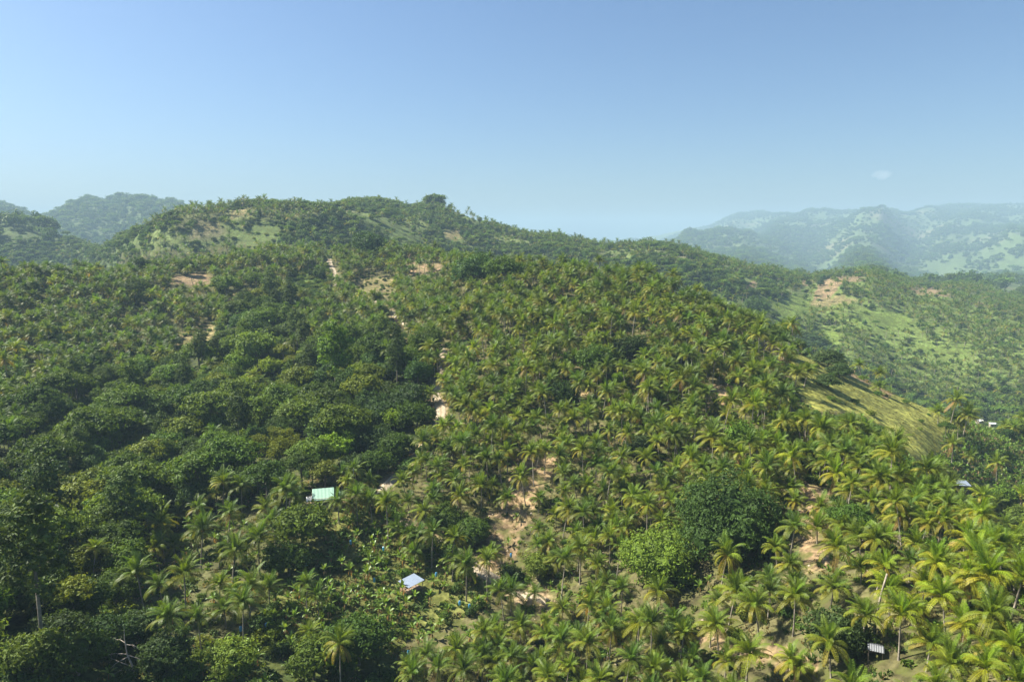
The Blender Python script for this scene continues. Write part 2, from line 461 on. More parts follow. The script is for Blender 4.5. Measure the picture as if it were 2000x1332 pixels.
def leaf_material(name, trans=0.28, rough=0.5, spec=0.35, var=0.28):
    m, nt, out = new_mat(name)
    N, L = nt.nodes.new, nt.links.new
    at = N('ShaderNodeAttribute'); at.attribute_name = 'col'
    oi = N('ShaderNodeObjectInfo')
    hsv = N('ShaderNodeHueSaturation')
    mr = N('ShaderNodeMapRange'); mr.inputs['To Min'].default_value = 1 - var; mr.inputs['To Max'].default_value = 1 + var
    mh = N('ShaderNodeMapRange'); mh.inputs['To Min'].default_value = 0.487; mh.inputs['To Max'].default_value = 0.51
    mm = N('ShaderNodeMath'); mm.operation = 'MULTIPLY'; mm.inputs[1].default_value = 7.31
    fr = N('ShaderNodeMath'); fr.operation = 'FRACT'
    L(oi.outputs['Random'], mr.inputs['Value'])
    L(oi.outputs['Random'], mm.inputs[0]); L(mm.outputs[0], fr.inputs[0]); L(fr.outputs[0], mh.inputs['Value'])
    L(mr.outputs[0], hsv.inputs['Value']); L(mh.outputs[0], hsv.inputs['Hue'])
    L(at.outputs['Color'], hsv.inputs['Color'])
    b = N('ShaderNodeBsdfPrincipled')
    b.inputs['Roughness'].default_value = rough
    b.inputs['Specular IOR Level'].default_value = spec
    L(hsv.outputs[0], b.inputs['Base Color'])
    t = N('ShaderNodeBsdfTranslucent')
    mx = N('ShaderNodeMix'); mx.data_type = 'RGBA'; mx.blend_type = 'MULTIPLY'; mx.inputs[0].default_value = 1.0
    mx.inputs[7].default_value = (1.9, 1.7, 0.7, 1)
    L(hsv.outputs[0], mx.inputs[6]); L(mx.outputs[2], t.inputs['Color'])
    ms = N('ShaderNodeMixShader'); ms.inputs[0].default_value = trans
    L(b.outputs[0], ms.inputs[1]); L(t.outputs[0], ms.inputs[2]); L(ms.outputs[0], out.inputs[0])
    return m

def solid_material(name, rough=0.85, spec=0.2, metal=0.0, noise=0.25, nscale=3.0, bump=0.0, attr=True, col=(0.5, 0.5, 0.5)):
    """vertex colour (or one colour) broken up by a fine noise in object space"""
    m, nt, out = new_mat(name)
    N, L = nt.nodes.new, nt.links.new
    b = N('ShaderNodeBsdfPrincipled')
    b.inputs['Roughness'].default_value = rough
    b.inputs['Specular IOR Level'].default_value = spec
    b.inputs['Metallic'].default_value = metal
    tc = N('ShaderNodeTexCoord')
    no = N('ShaderNodeTexNoise'); no.inputs['Scale'].default_value = nscale; no.inputs['Detail'].default_value = 5
    L(tc.outputs['Object'], no.inputs['Vector'])
    mr = N('ShaderNodeMapRange'); mr.inputs['From Min'].default_value = 0.3; mr.inputs['From Max'].default_value = 0.7
    mr.inputs['To Min'].default_value = 1 - noise; mr.inputs['To Max'].default_value = 1 + noise
    L(no.outputs[0], mr.inputs['Value'])
    mx = N('ShaderNodeMix'); mx.data_type = 'RGBA'; mx.blend_type = 'MULTIPLY'; mx.inputs[0].default_value = 1.0
    if attr:
        at = N('ShaderNodeAttribute'); at.attribute_name = 'col'
        L(at.outputs['Color'], mx.inputs[6])
    else:
        mx.inputs[6].default_value = (*col, 1)
    L(mr.outputs[0], mx.inputs[7]); L(mx.outputs[2], b.inputs['Base Color'])
    if bump:
        bp = N('ShaderNodeBump'); bp.inputs['Strength'].default_value = bump
        L(no.outputs[0], bp.inputs['Height']); L(bp.outputs[0], b.inputs['Normal'])
    L(b.outputs[0], out.inputs[0])
    return m

M_PALM = leaf_material('palm_leaf', 0.33, 0.5, 0.22, 0.26)
M_LEAF = leaf_material('tree_leaf', 0.25, 0.6, 0.15, 0.22)
M_BANANA = leaf_material('banana_leaf', 0.35, 0.4, 0.4, 0.2)
M_BARK = solid_material('bark', 0.9, 0.15, 0, 0.35, 2.5)
M_WOOD = solid_material('weathered_wood', 0.85, 0.2, 0, 0.3, 6.0)
M_TIN = solid_material('tin_sheet', 0.38, 0.5, 0.35, 0.10, 1.2)
M_PAINT = solid_material('painted_sheet', 0.5, 0.4, 0.0, 0.10, 1.5)
M_WALL = solid_material('plastered_wall', 0.9, 0.2, 0.0, 0.15, 1.5)
M_DARK = solid_material('dark_opening', 0.8, 0.2, 0.0, 0.1, 2.0)
M_PLASTIC = leaf_material('thin_plastic', 0.3, 0.3, 0.5, 0.05)

def ground_material():
    m, nt, out = new_mat('hill_ground')
    N, L = nt.nodes.new, nt.links.new
    b = N('ShaderNodeBsdfPrincipled'); b.inputs['Roughness'].default_value = 0.95; b.inputs['Specular IOR Level'].default_value = 0.1
    at = N('ShaderNodeAttribute'); at.attribute_name = 'col'
    geo = N('ShaderNodeNewGeometry')
    def noise(s, d):
        n = N('ShaderNodeTexNoise'); n.inputs['Scale'].default_value = s; n.inputs['Detail'].default_value = d
        L(geo.outputs['Position'], n.inputs['Vector']); return n
    n1, n2, n3 = noise(0.9, 6), noise(0.16, 5), noise(0.035, 5)
    def rng(n, lo, hi, a=0.32, z=0.68):
        r = N('ShaderNodeMapRange'); r.inputs['From Min'].default_value = a; r.inputs['From Max'].default_value = z
        r.inputs['To Min'].default_value = lo; r.inputs['To Max'].default_value = hi
        L(n.outputs[0], r.inputs['Value']); return r
    r1, r2, r3 = rng(n1, 0.55, 1.45), rng(n2, 0.65, 1.35), rng(n3, 0.75, 1.25)
    p = N('ShaderNodeMath'); p.operation = 'MULTIPLY'; L(r1.outputs[0], p.inputs[0]); L(r2.outputs[0], p.inputs[1])
    q = N('ShaderNodeMath'); q.operation = 'MULTIPLY'; L(p.outputs[0], q.inputs[0]); L(r3.outputs[0], q.inputs[1])
    mx = N('ShaderNodeMix'); mx.data_type = 'RGBA'; mx.blend_type = 'MULTIPLY'; mx.inputs[0].default_value = 1.0
    L(at.outputs['Color'], mx.inputs[6]); L(q.outputs[0], mx.inputs[7])
    # weeds and leaf litter between
    w = noise(0.35, 7)
    wr = rng(w, 0.0, 0.75, 0.46, 0.60)
    mw = N('ShaderNodeMix'); mw.data_type = 'RGBA'
    mw.inputs[7].default_value = (0.075, 0.085, 0.022, 1)
    L(wr.outputs[0], mw.inputs[0]); L(mx.outputs[2], mw.inputs[6])
    L(mw.outputs[2], b.inputs['Base Color'])
    bp = N('ShaderNodeBump'); bp.inputs['Strength'].default_value = 0.6; bp.inputs['Distance'].default_value = 0.5
    L(n1.outputs[0], bp.inputs['Height']); L(bp.outputs[0], b.inputs['Normal'])
    L(b.outputs[0], out.inputs[0])
    return m
M_GROUND = ground_material()

# ------------------------------------------------------------------ ground sheet
GCOL = {'palm': (0.088, 0.080, 0.036), 'palmd': (0.075, 0.07, 0.03), 'forest': (0.035, 0.045, 0.018), 'banana': (0.12, 0.125, 0.035), 'bush': (0.05, 0.07, 0.02), 'lush': (0.07, 0.11, 0.022),
        'grass': (0.25, 0.25, 0.058), 'soil': (0.24, 0.168, 0.095), 'tan': (0.185, 0.15, 0.07), 'rflank': (0.08, 0.095, 0.03), 'hillmix': (0.085, 0.12, 0.035), 'farfield': (0.085, 0.125, 0.045), 'palmfar': (0.13, 0.18, 0.045),
        'meadow': (0.12, 0.17, 0.035), 'redsoil': (0.22, 0.15, 0.09), 'wood': (0.045, 0.06, 0.02), 'bananar': (0.11, 0.14, 0.045), 'palmhill': (0.10, 0.11, 0.04), 'road': (0.5, 0.45, 0.36), 'spur': (0.07, 0.07, 0.03)}
GX = np.sin(AZ_ALL)[:, None] * RG[None]; GY = np.cos(AZ_ALL)[:, None] * RG[None]
gcls = classify(GX, GY)
GC = np.array([GCOL[c] for c in CLS])[gcls]
GC = np.where((((gcls == CI['hillmix']) | (gcls == CI['farfield'])) & (GX < -150) & (np.hypot(GX, GY) > 950))[..., None], np.array((0.06, 0.09, 0.03)), GC)
# fields, scrub and bare patches on the far hills
rr_ = np.hypot(GX, GY)
fs_ = np.where(rr_ > 1700, 420.0, 120.0)
fld = fbm(GX / fs_, GY / fs_, 51, 5)
fld2 = fbm(GX / fs_ * 1.7, GY / fs_ * 1.7, 61, 4)
for cname, amt in (('hillmix', 1.0), ('farfield', 1.0)):
    msk = ((gcls == CI[cname]) & ~((GX < -150) & (rr_ > 950)))[..., None]
    lo, hi = np.where(rr_ > 1700, 0.44, 0.50), np.where(rr_ > 1700, 0.60, 0.60)
    t1 = sstep(lo, hi, fld)[..., None]
    field = np.where((rr_ > 1700)[..., None], np.array((0.095, 0.128, 0.05)), np.array((0.12, 0.155, 0.05)))
    field = field * (0.75 + 0.5 * fbm(GX / (fs_ * 0.3), GY / (fs_ * 0.3), 57, 3))[..., None]
    c = GC * (1 - t1) + field * t1
    t2 = (sstep(0.60, 0.70, fld2) * sstep(0.44, 0.5, fld))[..., None]
    c = c * (1 - t2) + np.array((0.16, 0.145, 0.08)) * t2
    GC = np.where(msk, c, GC)
slope_bank = road_dist(GX[:AZ_IN.size, :250], GY[:AZ_IN.size, :250])
bank = np.zeros(GX.shape); bank[:AZ_IN.size, :250] = 0.8 * (1 - sstep(1.8, 3.4, slope_bank))
GC = GC * (1 - bank[..., None]) + np.array((0.33, 0.24, 0.145)) * bank[..., None]
nA = len(AZ_ALL)
gv = np.stack([GX, GY, ZALL], -1).reshape(-1, 3)
ii, jj = np.meshgrid(np.arange(nA), np.arange(NR - 1), indexing='ij')
i2 = (ii + 1) % nA
gf = np.stack([ii * NR + jj, ii * NR + jj + 1, i2 * NR + jj + 1, i2 * NR + jj], -1).reshape(-1, 4)
centre = len(gv)
gv = np.vstack([gv, [[0, 0, float(ZALL[:, 0].mean())]]])
gcol = np.vstack([GC.reshape(-1, 3), [GCOL['palm']]])
cap_f = [(centre, i * NR, ((i + 1) % nA) * NR) for i in range(nA)]
ground = link('ground', make_mesh('ground', gv, gf.tolist() + cap_f, M_GROUND, gcol, smooth=True))
tag(ground, kind='structure')

# road sheet on the ground, edges ragged
def road_mesh():
    v, f, c = [], [], []
    n = len(ROAD)
    for i in range(n):
        t = ROAD[min(i + 1, n - 1)] - ROAD[max(i - 1, 0)]
        t /= np.linalg.norm(t) + 1e-9
        nrm = np.array((-t[1], t[0]))
        w = ROADW[i] * (1 + 0.3 * (vnoise(i * 0.35, 3.3, 9) - 0.5) * 2)
        for k, s in enumerate((-1.0, -0.55, 0.0, 0.55, 1.0)):
            p = ROAD[i] + nrm * s * (w + (0.5 * (vnoise(i * 0.9, k * 5.1, 19) - 0.5) if abs(s) == 1 else 0))
            v.append((p[0], p[1], float(gz(p[0], p[1])) + 0.32 - 0.22 * (abs(s) == 1)))
            sh = 0.85 + 0.3 * vnoise(i * 0.8, k * 2.0, 23)
            c.append(np.array((0.33, 0.275, 0.20)) * sh if abs(s) != 0.0 else np.array((0.25, 0.20, 0.13)) * sh)
    for i in range(n - 1):
        for k in range(4):
            a = i * 5 + k
            f.append((a, a + 1, a + 6, a + 5))
    return make_mesh('dirt_road', v, f, M_WALL, c, True)
tag(link('dirt_road', road_mesh()), kind='structure')

# ------------------------------------------------------------------ coconut palms
AGES = [(84, 28), (72, 48), (58, 66), (40, 82), (20, 92), (0, 82), (-24, 58), (-50, 30)]
PAL = {  # leaf colours from the youngest frond to the oldest
    'green': [(0.067, 0.121, 0.016), (0.069, 0.123, 0.016), (0.076, 0.127, 0.016), (0.087, 0.132, 0.016), (0.103, 0.139, 0.016), (0.125, 0.146, 0.017), (0.157, 0.148, 0.020), (0.168, 0.118, 0.034)],
    'olive': [(0.090, 0.143, 0.013), (0.094, 0.147, 0.013), (0.103, 0.152, 0.013), (0.121, 0.161, 0.013), (0.146, 0.170, 0.015), (0.175, 0.175, 0.016), (0.202, 0.168, 0.020), (0.185, 0.123, 0.034)],
    'yellow': [(0.108, 0.179, 0.011), (0.118, 0.186, 0.011), (0.136, 0.197, 0.011), (0.162, 0.211, 0.011), (0.193, 0.218, 0.013), (0.221, 0.213, 0.016), (0.226, 0.179, 0.020), (0.188, 0.132, 0.034)],
}
def frond_geo(age, pal, L=5.0, nl=27, seed=0, wide=1.0):
    rg = np.random.default_rng(100 + seed + age * 13)
    th0, bend = AGES[age]
    col = np.array(PAL[pal][age])
    ns = 9
    t = np.linspace(0, 1, ns)
    if seed == 31: th0, bend = th0 + 9, bend * 1.28
    th = np.radians(th0 - bend * (0.25 * t + 0.75 * t ** 1.7))
    seg = L / (ns - 1)
    X = np.concatenate([[0], np.cumsum(np.cos(th[:-1]) * seg)]) + 0.12
    Z = np.concatenate([[0], np.cumsum(np.sin(th[:-1]) * seg)])
    mb = MB()
    w = 0.075 * (1 - 0.8 * t)
    v, f = [], []
    for i in range(ns):
        v += [(X[i], w[i], Z[i]), (X[i], 0, Z[i] - w[i] * 1.2), (X[i], -w[i], Z[i]), (X[i], 0, Z[i] + w[i] * 0.6)]
    for i in range(ns - 1):
        for k in range(4):
            f.append((i * 4 + k, i * 4 + (k + 1) % 4, i * 4 + 4 + (k + 1) % 4, i * 4 + 4 + k))
    mb.add(v, f, np.minimum(col * 1.5 + np.array((0.03, 0.02, 0)), 0.5))
    drop = [-0.35, -0.15, 0.1, 0.4, 0.7, 0.95, 1.2, 1.5][age]
    for side in (-1, 1):
        for k in range(nl):
            u = 0.10 + 0.89 * (k + rg.uniform(0, 0.6)) / nl
            x = np.interp(u, t, X); z = np.interp(u, t, Z); a = np.interp(u, t, th)
            ln = 1.15 * math.sin(math.pi * (0.12 + 0.80 * u)) ** 0.7 * rg.uniform(0.82, 1.1)
            fw = np.array((math.cos(a), 0, math.sin(a)))
            up = np.array((-math.sin(a), 0, math.cos(a)))
            lat = np.array((0, side, 0.0))
            lift = 0.30 if age < 3 else 0.05
            d1 = lat * 0.85 + fw * 0.55 + up * lift
            d1 /= np.linalg.norm(d1)
            d2 = lat * 0.55 + fw * 0.5 + np.array((0, 0, -1.0)) * (0.5 + drop)
            d2 /= np.linalg.norm(d2)
            p0 = np.array((x, 0.0, z))
            p1 = p0 + d1 * ln * 0.5
            p2 = p1 + d2 * ln * 0.5
            ww = 0.078 * wide * (1 - 0.35 * u)
            cw = fw * ww
            c = col * rg.uniform(0.8, 1.2)
            mb.add([p0 - cw * 0.7, p0 + cw * 0.7, p1 + cw, p1 - cw, p2], [(0, 1, 2, 3), (3, 2, 4)], c)
    return np.concatenate(mb.v), mb.f, np.concatenate(mb.c)

FROND_GEO = {(a, p): frond_geo(a, p) for a in range(8) for p in PAL}
FROND_ALT = {(a, p): frond_geo(a, p, 4.5, 25, 31) for a in range(8) for p in PAL}
FROND_LO = {(a, p): frond_geo(a, p, 5.0, 9, 5, 2.8) for a in (1, 3, 4, 5, 6) for p in PAL}
FROND_MESH = {}
def frond_mesh(a, p, alt=False):
    if (a, p, alt) not in FROND_MESH:
        v, f, c = (FROND_ALT if alt else FROND_GEO)[a, p]
        FROND_MESH[a, p, alt] = make_mesh('frond', v, f, M_PALM, c)
    return FROND_MESH[a, p, alt]

def crown_plan(seed, n=25):
    """(age, azimuth, pitch wobble, roll, scale) of every frond"""
    rg = np.random.default_rng(500 + seed)
    out = []
    lim = [0.08, 0.2, 0.34, 0.50, 0.66, 0.82, 0.94, 1.01]
    old = rg.uniform(0.76, 1.04)
    for i in range(n):
        q = i / n * old
        a = next(k for k in range(8) if q < lim[k] or k == 7)
        out.append((a, i * 2.39996 + rg.uniform(-0.22, 0.22), rg.uniform(-0.16, 0.16), rg.uniform(-0.42, 0.42), rg.uniform(0.80, 1.12) * (0.9 if a == 0 else 1)))
    return out
CROWN_PLANS = [crown_plan(s, n) for s, n in enumerate((27, 25, 28, 26, 24, 22, 27, 29))]

def crown_into(mb, plan, pal, base, geo, scale=1.0, mat=0, tilt=None):
    for a, az, pt, rl, sc in plan:
        if (a, pal) not in geo: a = min((k for k, p in geo if p == pal), key=lambda k: abs(k - a))
        v, f, c = (FROND_ALT if geo is FROND_GEO and rl > 0.02 else geo)[a, pal]
        R = np.array(Euler((rl, pt, az), 'XYZ').to_matrix())
        vv = (v * sc * scale) @ R.T
        if tilt is not None: vv = vv @ tilt.T
        mb.add(vv + base, f, c, mat)

def nuts_into(mb, base, seed, mat=0):
    rg = np.random.default_rng(seed)
    for k in range(7):
        a = rg.uniform(0, 6.28)
        c = np.array(base) + np.array((math.cos(a) * 0.36, math.sin(a) * 0.36, -0.25 + rg.uniform(-0.2, 0.12)))
        col = np.array((0.13, 0.12, 0.03)) if rg.uniform() < 0.5 else np.array((0.24, 0.12, 0.03))
        s = 0.15
        v = [(s, 0, 0), (-s, 0, 0), (0, s, 0), (0, -s, 0), (0, 0, s * 1.3), (0, 0, -s * 1.3)]
        mb.add(np.array(v) + c, [(0, 2, 4), (2, 1, 4), (1, 3, 4), (3, 0, 4), (2, 0, 5), (1, 2, 5), (3, 1, 5), (0, 3, 5)], col, mat)

TRUNKS = []      # (height, lean x, lean y): curved stems
for h, lx, ly in ((4.4, 0.4, 0.2), (6.0, 0.7, -0.3), (7.5, -0.8, 0.4), (9.5, 1.5, 0.5), (11.5, -1.4, -0.6), (3.0, 0.2, 0.1)):
    TRUNKS.append((h, lx, ly))
def trunk_pts(k):
    h, lx, ly = TRUNKS[k]
    t = np.linspace(0, 1, 7)
    e = t ** 0.8 * 0.5 + 0.5 * t * t
    return np.stack([lx * e, ly * e, t * (h + 1.0) - 1.0], -1), np.interp(t, [0, 0.12, 0.3, 1], [0.30, 0.20, 0.16, 0.115])
BARKC = np.array((0.27, 0.235, 0.185))
def trunk_into(mb, k, mat=0, sides=6):
    p, r = trunk_pts(k)
    rg = np.random.default_rng(k)
    mb.tube(p, r, sides, np.repeat(BARKC[None] * rg.uniform(0.75, 1.15, (len(p), 1)), sides, 0), mat)
TRUNK_MESH = []
for k in range(len(TRUNKS)):
    mb = MB(); trunk_into(mb, k, 0, 7)
    TRUNK_MESH.append(mb.mesh('trunk', M_BARK, True))
NUT_MESH = []
for k in range(2):
    mb = MB(); nuts_into(mb, (0, 0, 0), k)
    NUT_MESH.append(mb.mesh('coconut_cluster', M_BARK, True))
CROWN_MESH = {}
def crown_mesh(c, pal):
    if (c, pal) not in CROWN_MESH:
        mb = MB(); crown_into(mb, CROWN_PLANS[c], pal, np.zeros(3), FROND_GEO)
        CROWN_MESH[c, pal] = mb.mesh('crown', M_PALM)
    return CROWN_MESH[c, pal]

# whole palms for the far groves
PALM_VAR, PALM_LO = [], []
for pi, pal in enumerate(('green', 'olive', 'yellow')):
    for k in range(5):
        mb = MB(); trunk_into(mb, k, 1, 5)
        crown_into(mb, CROWN_PLANS[(k + pi * 3) % 8], pal, trunk_pts(k)[0][-1], FROND_GEO)
        PALM_VAR.append(mb.mesh('palm', [M_PALM, M_BARK]))
    for k in (1, 2, 3):
        mb = MB(); trunk_into(mb, k, 1, 4)
        crown_into(mb, CROWN_PLANS[k][::2], pal, trunk_pts(k)[0][-1], FROND_LO)
        PALM_LO.append(mb.mesh('palm_small', [M_PALM, M_BARK]))

# ------------------------------------------------------------------ broadleaf trees
def ico_dirs(n, rg):
    v = rg.normal(size=(n, 3))
    return v / np.linalg.norm(v, axis=1, keepdims=True)

def leafy(lobes, n, size, col, seed, flat=0.5, up=0.35, spread=0.16, colvar=0.22, low=-0.45, mat=0, core=0.56, mb=None):
    """leaf clumps on a set of ellipsoid lobes (cx, cy, cz, rx, ry, rz)"""
    rg = np.random.default_rng(seed)
    lob = np.array(lobes, float)
    wgt = (lob[:, 3] * lob[:, 4] + lob[:, 3] * lob[:, 5]); wgt /= wgt.sum()
    per = 9
    nc = int(n * 1.9 / per)
    which = rg.choice(len(lob), size=nc, p=wgt)
    d = ico_dirs(nc, rg)
    keep = (d[:, 2] > low) | (rg.uniform(size=nc) < 0.15)
    which, d = which[keep], d[keep]
    L = lob[which]
    ph = fbm(d[:, 0] * 2.6 + which * 7.7, d[:, 1] * 2.6 + d[:, 2] * 2.2, seed % 97, 3)
    rad = 0.88 + spread * rg.normal(size=len(d)) * 0.6 + 0.42 * (ph - 0.5) * 2
    C0 = L[:, :3] + d * L[:, 3:] * rad[:, None]
    cr_ = size * rg.uniform(1.2, 2.3, len(d))
    tone = rg.uniform(0.78, 1.22, len(d))
    sel = np.repeat(np.arange(len(d)), per)
    off_ = rg.normal(size=(len(sel), 3)) * (0.62, 0.62, 0.34)
    P = C0[sel] + off_ * cr_[sel][:, None]
    d = d[sel] * 0.7 + off_ * 0.45
    which, ph, tone = which[sel], ph[sel], tone[sel]
    perm = rg.permutation(len(P) // per)
    order = (perm[:, None] * per + np.arange(per)).ravel()
    P, d, which, ph, tone = P[order], d[order], which[order], ph[order], tone[order]
    inside = np.zeros(len(P), bool)
    for i in range(len(lob)):
        q = np.linalg.norm((P - lob[i, :3]) / lob[i, 3:], axis=1)
        inside |= (q < 0.72) & (which != i)
    P, d, ph, which, tone = P[~inside][:n], d[~inside][:n], ph[~inside][:n], which[~inside][:n], tone[~inside][:n]
    m = len(P)
    nrm = d + rg.normal(size=(m, 3)) * flat + np.array((0, 0, up))
    nrm /= np.linalg.norm(nrm, axis=1, keepdims=True)
    tx = np.cross(nrm, rg.normal(size=(m, 3))); tx /= np.linalg.norm(tx, axis=1, keepdims=True)
    ty = np.cross(nrm, tx)
    s = (size * rg.uniform(0.6, 1.35, m))[:, None]
    k1, k2 = rg.uniform(0.35, 0.6, (m, 1)), rg.uniform(0.35, 0.6, (m, 1))
    bend = nrm * s * rg.uniform(0.05, 0.25, (m, 1))
    V = np.stack([P - tx * s - bend, P - ty * s * k1 + bend * 0.4, P + tx * s - bend, P + ty * s * k2 + bend * 0.4], 1).reshape(-1, 3)
    lv = tone[:, None] * rg.uniform(1 - colvar * 0.7, 1 + colvar * 0.7, (m, 1)) * (0.85 + 0.3 * rg.uniform(size=len(lob)))[which][:, None]
    warm = rg.uniform(0, 1, (m, 1)) ** 3
    C = np.array(col)[None] * lv * (1 + warm * np.array((0.32, 0.22, 0.0)))
    F = np.arange(m * 4).reshape(-1, 4)
    if mb is None: mb = MB()
    mb.add(V, F.tolist(), np.repeat(C, 4, 0), mat)
    if core > 0:  # solid core added inside each lobe to block light, darker than the leaves
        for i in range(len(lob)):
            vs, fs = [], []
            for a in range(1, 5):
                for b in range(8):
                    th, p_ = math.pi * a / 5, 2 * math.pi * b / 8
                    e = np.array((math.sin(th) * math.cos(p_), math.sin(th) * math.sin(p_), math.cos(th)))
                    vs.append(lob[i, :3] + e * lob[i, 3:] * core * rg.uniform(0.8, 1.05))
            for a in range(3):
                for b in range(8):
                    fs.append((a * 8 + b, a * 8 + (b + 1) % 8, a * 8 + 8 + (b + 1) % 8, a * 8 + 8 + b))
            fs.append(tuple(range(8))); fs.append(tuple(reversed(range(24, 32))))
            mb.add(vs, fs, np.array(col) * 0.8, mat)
    return mb

def limbs(mb, h0, lobes, r0, col, mat=0):
    """trunk to h0, limbs out to the lobes"""
    mb.tube([(0, 0, -1.5), (0.05, 0, h0 * 0.4), (0, 0.1, h0)], [r0 * 1.3, r0, r0 * 0.85], 7, col, mat)
    for l in lobes:
        c = np.array(l[:3])
        mid = np.array((c[0] * 0.45, c[1] * 0.45, h0 + (c[2] - h0) * 0.6))
        mb.tube([(0, 0, h0 - 0.3), mid, c + np.array((0, 0, 0.3 * l[5]))], [r0 * 0.6, r0 * 0.4, r0 * 0.12], 5, col, mat)

TBARK = np.array((0.17, 0.15, 0.12))
def lobes_dome(R, H, n, rg, z0):
    """a rounded crown of width 2R, height H sitting on z0"""
    out = [(0, 0, z0 + H * 0.52, R * 0.72, R * 0.72, H * 0.48)]
    for i in range(n):
        a = i * 2.4 + rg.uniform(-0.4, 0.4); q = rg.uniform(0.42, 0.68); e = rg.uniform(0.25, 0.62)
        s = rg.uniform(0.32, 0.48)
        out.append((math.cos(a) * R * q, math.sin(a) * R * q, z0 + H * e, R * s, R * s, H * s * 0.85))
    return out
def lobes_spread(R, H, n, rg, z0):
    """an open, spreading crown of separate heads"""
    out = []
    for i in range(n):
        a = i * 2.4 + rg.uniform(-0.3, 0.3); q = math.sqrt((i + 0.4) / n) * 0.78
        s = rg.uniform(0.26, 0.40)
        out.append((math.cos(a) * R * q, math.sin(a) * R * q, z0 + H * (0.80 - 0.45 * q * q + rg.uniform(-0.12, 0.08)), R * s, R * s, H * s * 0.62))
    return out
def lobes_flat(R, H, n, rg, z0):
    out = []
    for i in range(n):
        a = i * 2.4 + rg.uniform(-0.4, 0.4); q = math.sqrt((i + 0.3) / n) * 0.75
        s = rg.uniform(0.30, 0.42)
        out.append((math.cos(a) * R * q, math.sin(a) * R * q, z0 + H * (0.95 - 0.75 * q + rg.uniform(-0.12, 0.12)), R * s, R * s, H * 0.12))
    return out
def lobes_tall(R, H, n, rg, z0):
    out = []
    for i in range(n):
        a = i * 2.4; t = (i + 0.5) / n
        q = (0.55 * math.sin(math.pi * (0.2 + 0.75 * t)))
        s = rg.uniform(0.3, 0.45) * (0.7 + 0.6 * math.sin(math.pi * t))
        out.append((math.cos(a) * R * q, math.sin(a) * R * q, z0 + H * t, R * s, R * s, R * s * 0.9))
    return out

TREE = {}        # kind -> list of (trunk mesh, crown mesh, whole mesh, radius, height)
def tree_kind(kind, variants, lo=False):
    TREE[kind] = []
    for i, (fn, R, H, nl, z0, n, size, col, kw) in enumerate(variants):
        rg = np.random.default_rng(hash_kind(kind) + i)
        lob = fn(R, H, nl, rg, z0)
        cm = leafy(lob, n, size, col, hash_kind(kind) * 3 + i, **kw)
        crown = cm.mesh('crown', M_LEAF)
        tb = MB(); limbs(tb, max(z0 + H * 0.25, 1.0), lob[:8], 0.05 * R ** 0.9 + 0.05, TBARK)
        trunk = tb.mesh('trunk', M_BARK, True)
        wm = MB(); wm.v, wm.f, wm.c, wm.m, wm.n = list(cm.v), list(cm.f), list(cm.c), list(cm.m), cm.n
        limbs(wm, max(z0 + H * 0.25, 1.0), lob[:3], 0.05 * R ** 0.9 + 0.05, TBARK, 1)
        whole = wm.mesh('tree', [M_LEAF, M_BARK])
        TREE[kind].append((trunk, crown, whole, R, z0 + H))
def hash_kind(k): return sum(ord(c) * (i + 3) for i, c in enumerate(k)) % 9973

DK, MD, LT, OL, BG = (0.050, 0.090, 0.012), (0.080, 0.136, 0.015), (0.140, 0.220, 0.014), (0.105, 0.140, 0.017), (0.054, 0.102, 0.022)
tree_kind('forest', [
    (lobes_spread, 7.5, 8.5, 13, 6.0, 3400, 0.42, DK, {}),
    (lobes_spread, 8.5, 9.0, 16, 7.0, 3000, 0.55, MD, {}),
    (lobes_dome, 6.5, 9.0, 9, 4.5, 4800, 0.30, DK, {}),
    (lobes_spread, 6.5, 8.0, 11, 6.0, 2200, 0.52, OL, {}),
    (lobes_dome, 7.0, 9.0, 10, 4.0, 3300, 0.42, BG, {}),
    (lobes_dome, 5.5, 8.0, 8, 3.5, 2600, 0.40, MD, {}),
])
tree_kind('mango', [
    (lobes_dome, 5.2, 7.0, 14, 0.8, 4200, 0.30, DK, dict(flat=0.65, spread=0.10)),
    (lobes_dome, 5.0, 6.2, 12, 0.6, 3800, 0.30, (0.034, 0.066, 0.016), dict(flat=0.65, spread=0.10)),
    (lobes_dome, 5.4, 6.6, 15, 0.7, 4200, 0.30, (0.042, 0.070, 0.018), dict(flat=0.65, spread=0.10)),
])
tree_kind('light', [
    (lobes_dome, 4.6, 6.0, 9, 2.0, 3000, 0.34, LT, {}),
    (lobes_dome, 5.0, 6.0, 10, 1.8, 3000, 0.36, (0.105, 0.155, 0.020), {}),
])
tree_kind('flat', [
    (lobes_flat, 7.0, 6.5, 24, 0.6, 4200, 0.40, (0.050, 0.085, 0.020), dict(up=1.2, core=0.6)),
    (lobes_flat, 6.0, 6.0, 20, 0.5, 3600, 0.40, (0.045, 0.080, 0.020), dict(up=1.2, core=0.6)),
])
tree_kind('tall', [
    (lobes_tall, 5.0, 15.0, 14, 11.0, 2400, 0.45, (0.060, 0.095, 0.025), dict(core=0.45)),
    (lobes_tall, 4.5, 13.0, 12, 8.0, 2200, 0.45, MD, dict(core=0.45)),
])
tree_kind('shrub', [
    (lobes_dome, 1.9, 2.2, 6, -0.2, 420, 0.26, (0.065, 0.120, 0.016), dict(core=0.5)),
    (lobes_dome, 2.1, 1.9, 6, -0.2, 420, 0.27, (0.095, 0.155, 0.016), dict(core=0.5)),
    (lobes_dome, 1.7, 2.6, 5, -0.2, 420, 0.26, (0.048, 0.090, 0.016), dict(core=0.5)),
    (lobes_dome, 2.0, 2.0, 6, -0.2, 420, 0.27, (0.110, 0.140, 0.018), dict(core=0.5)),
])
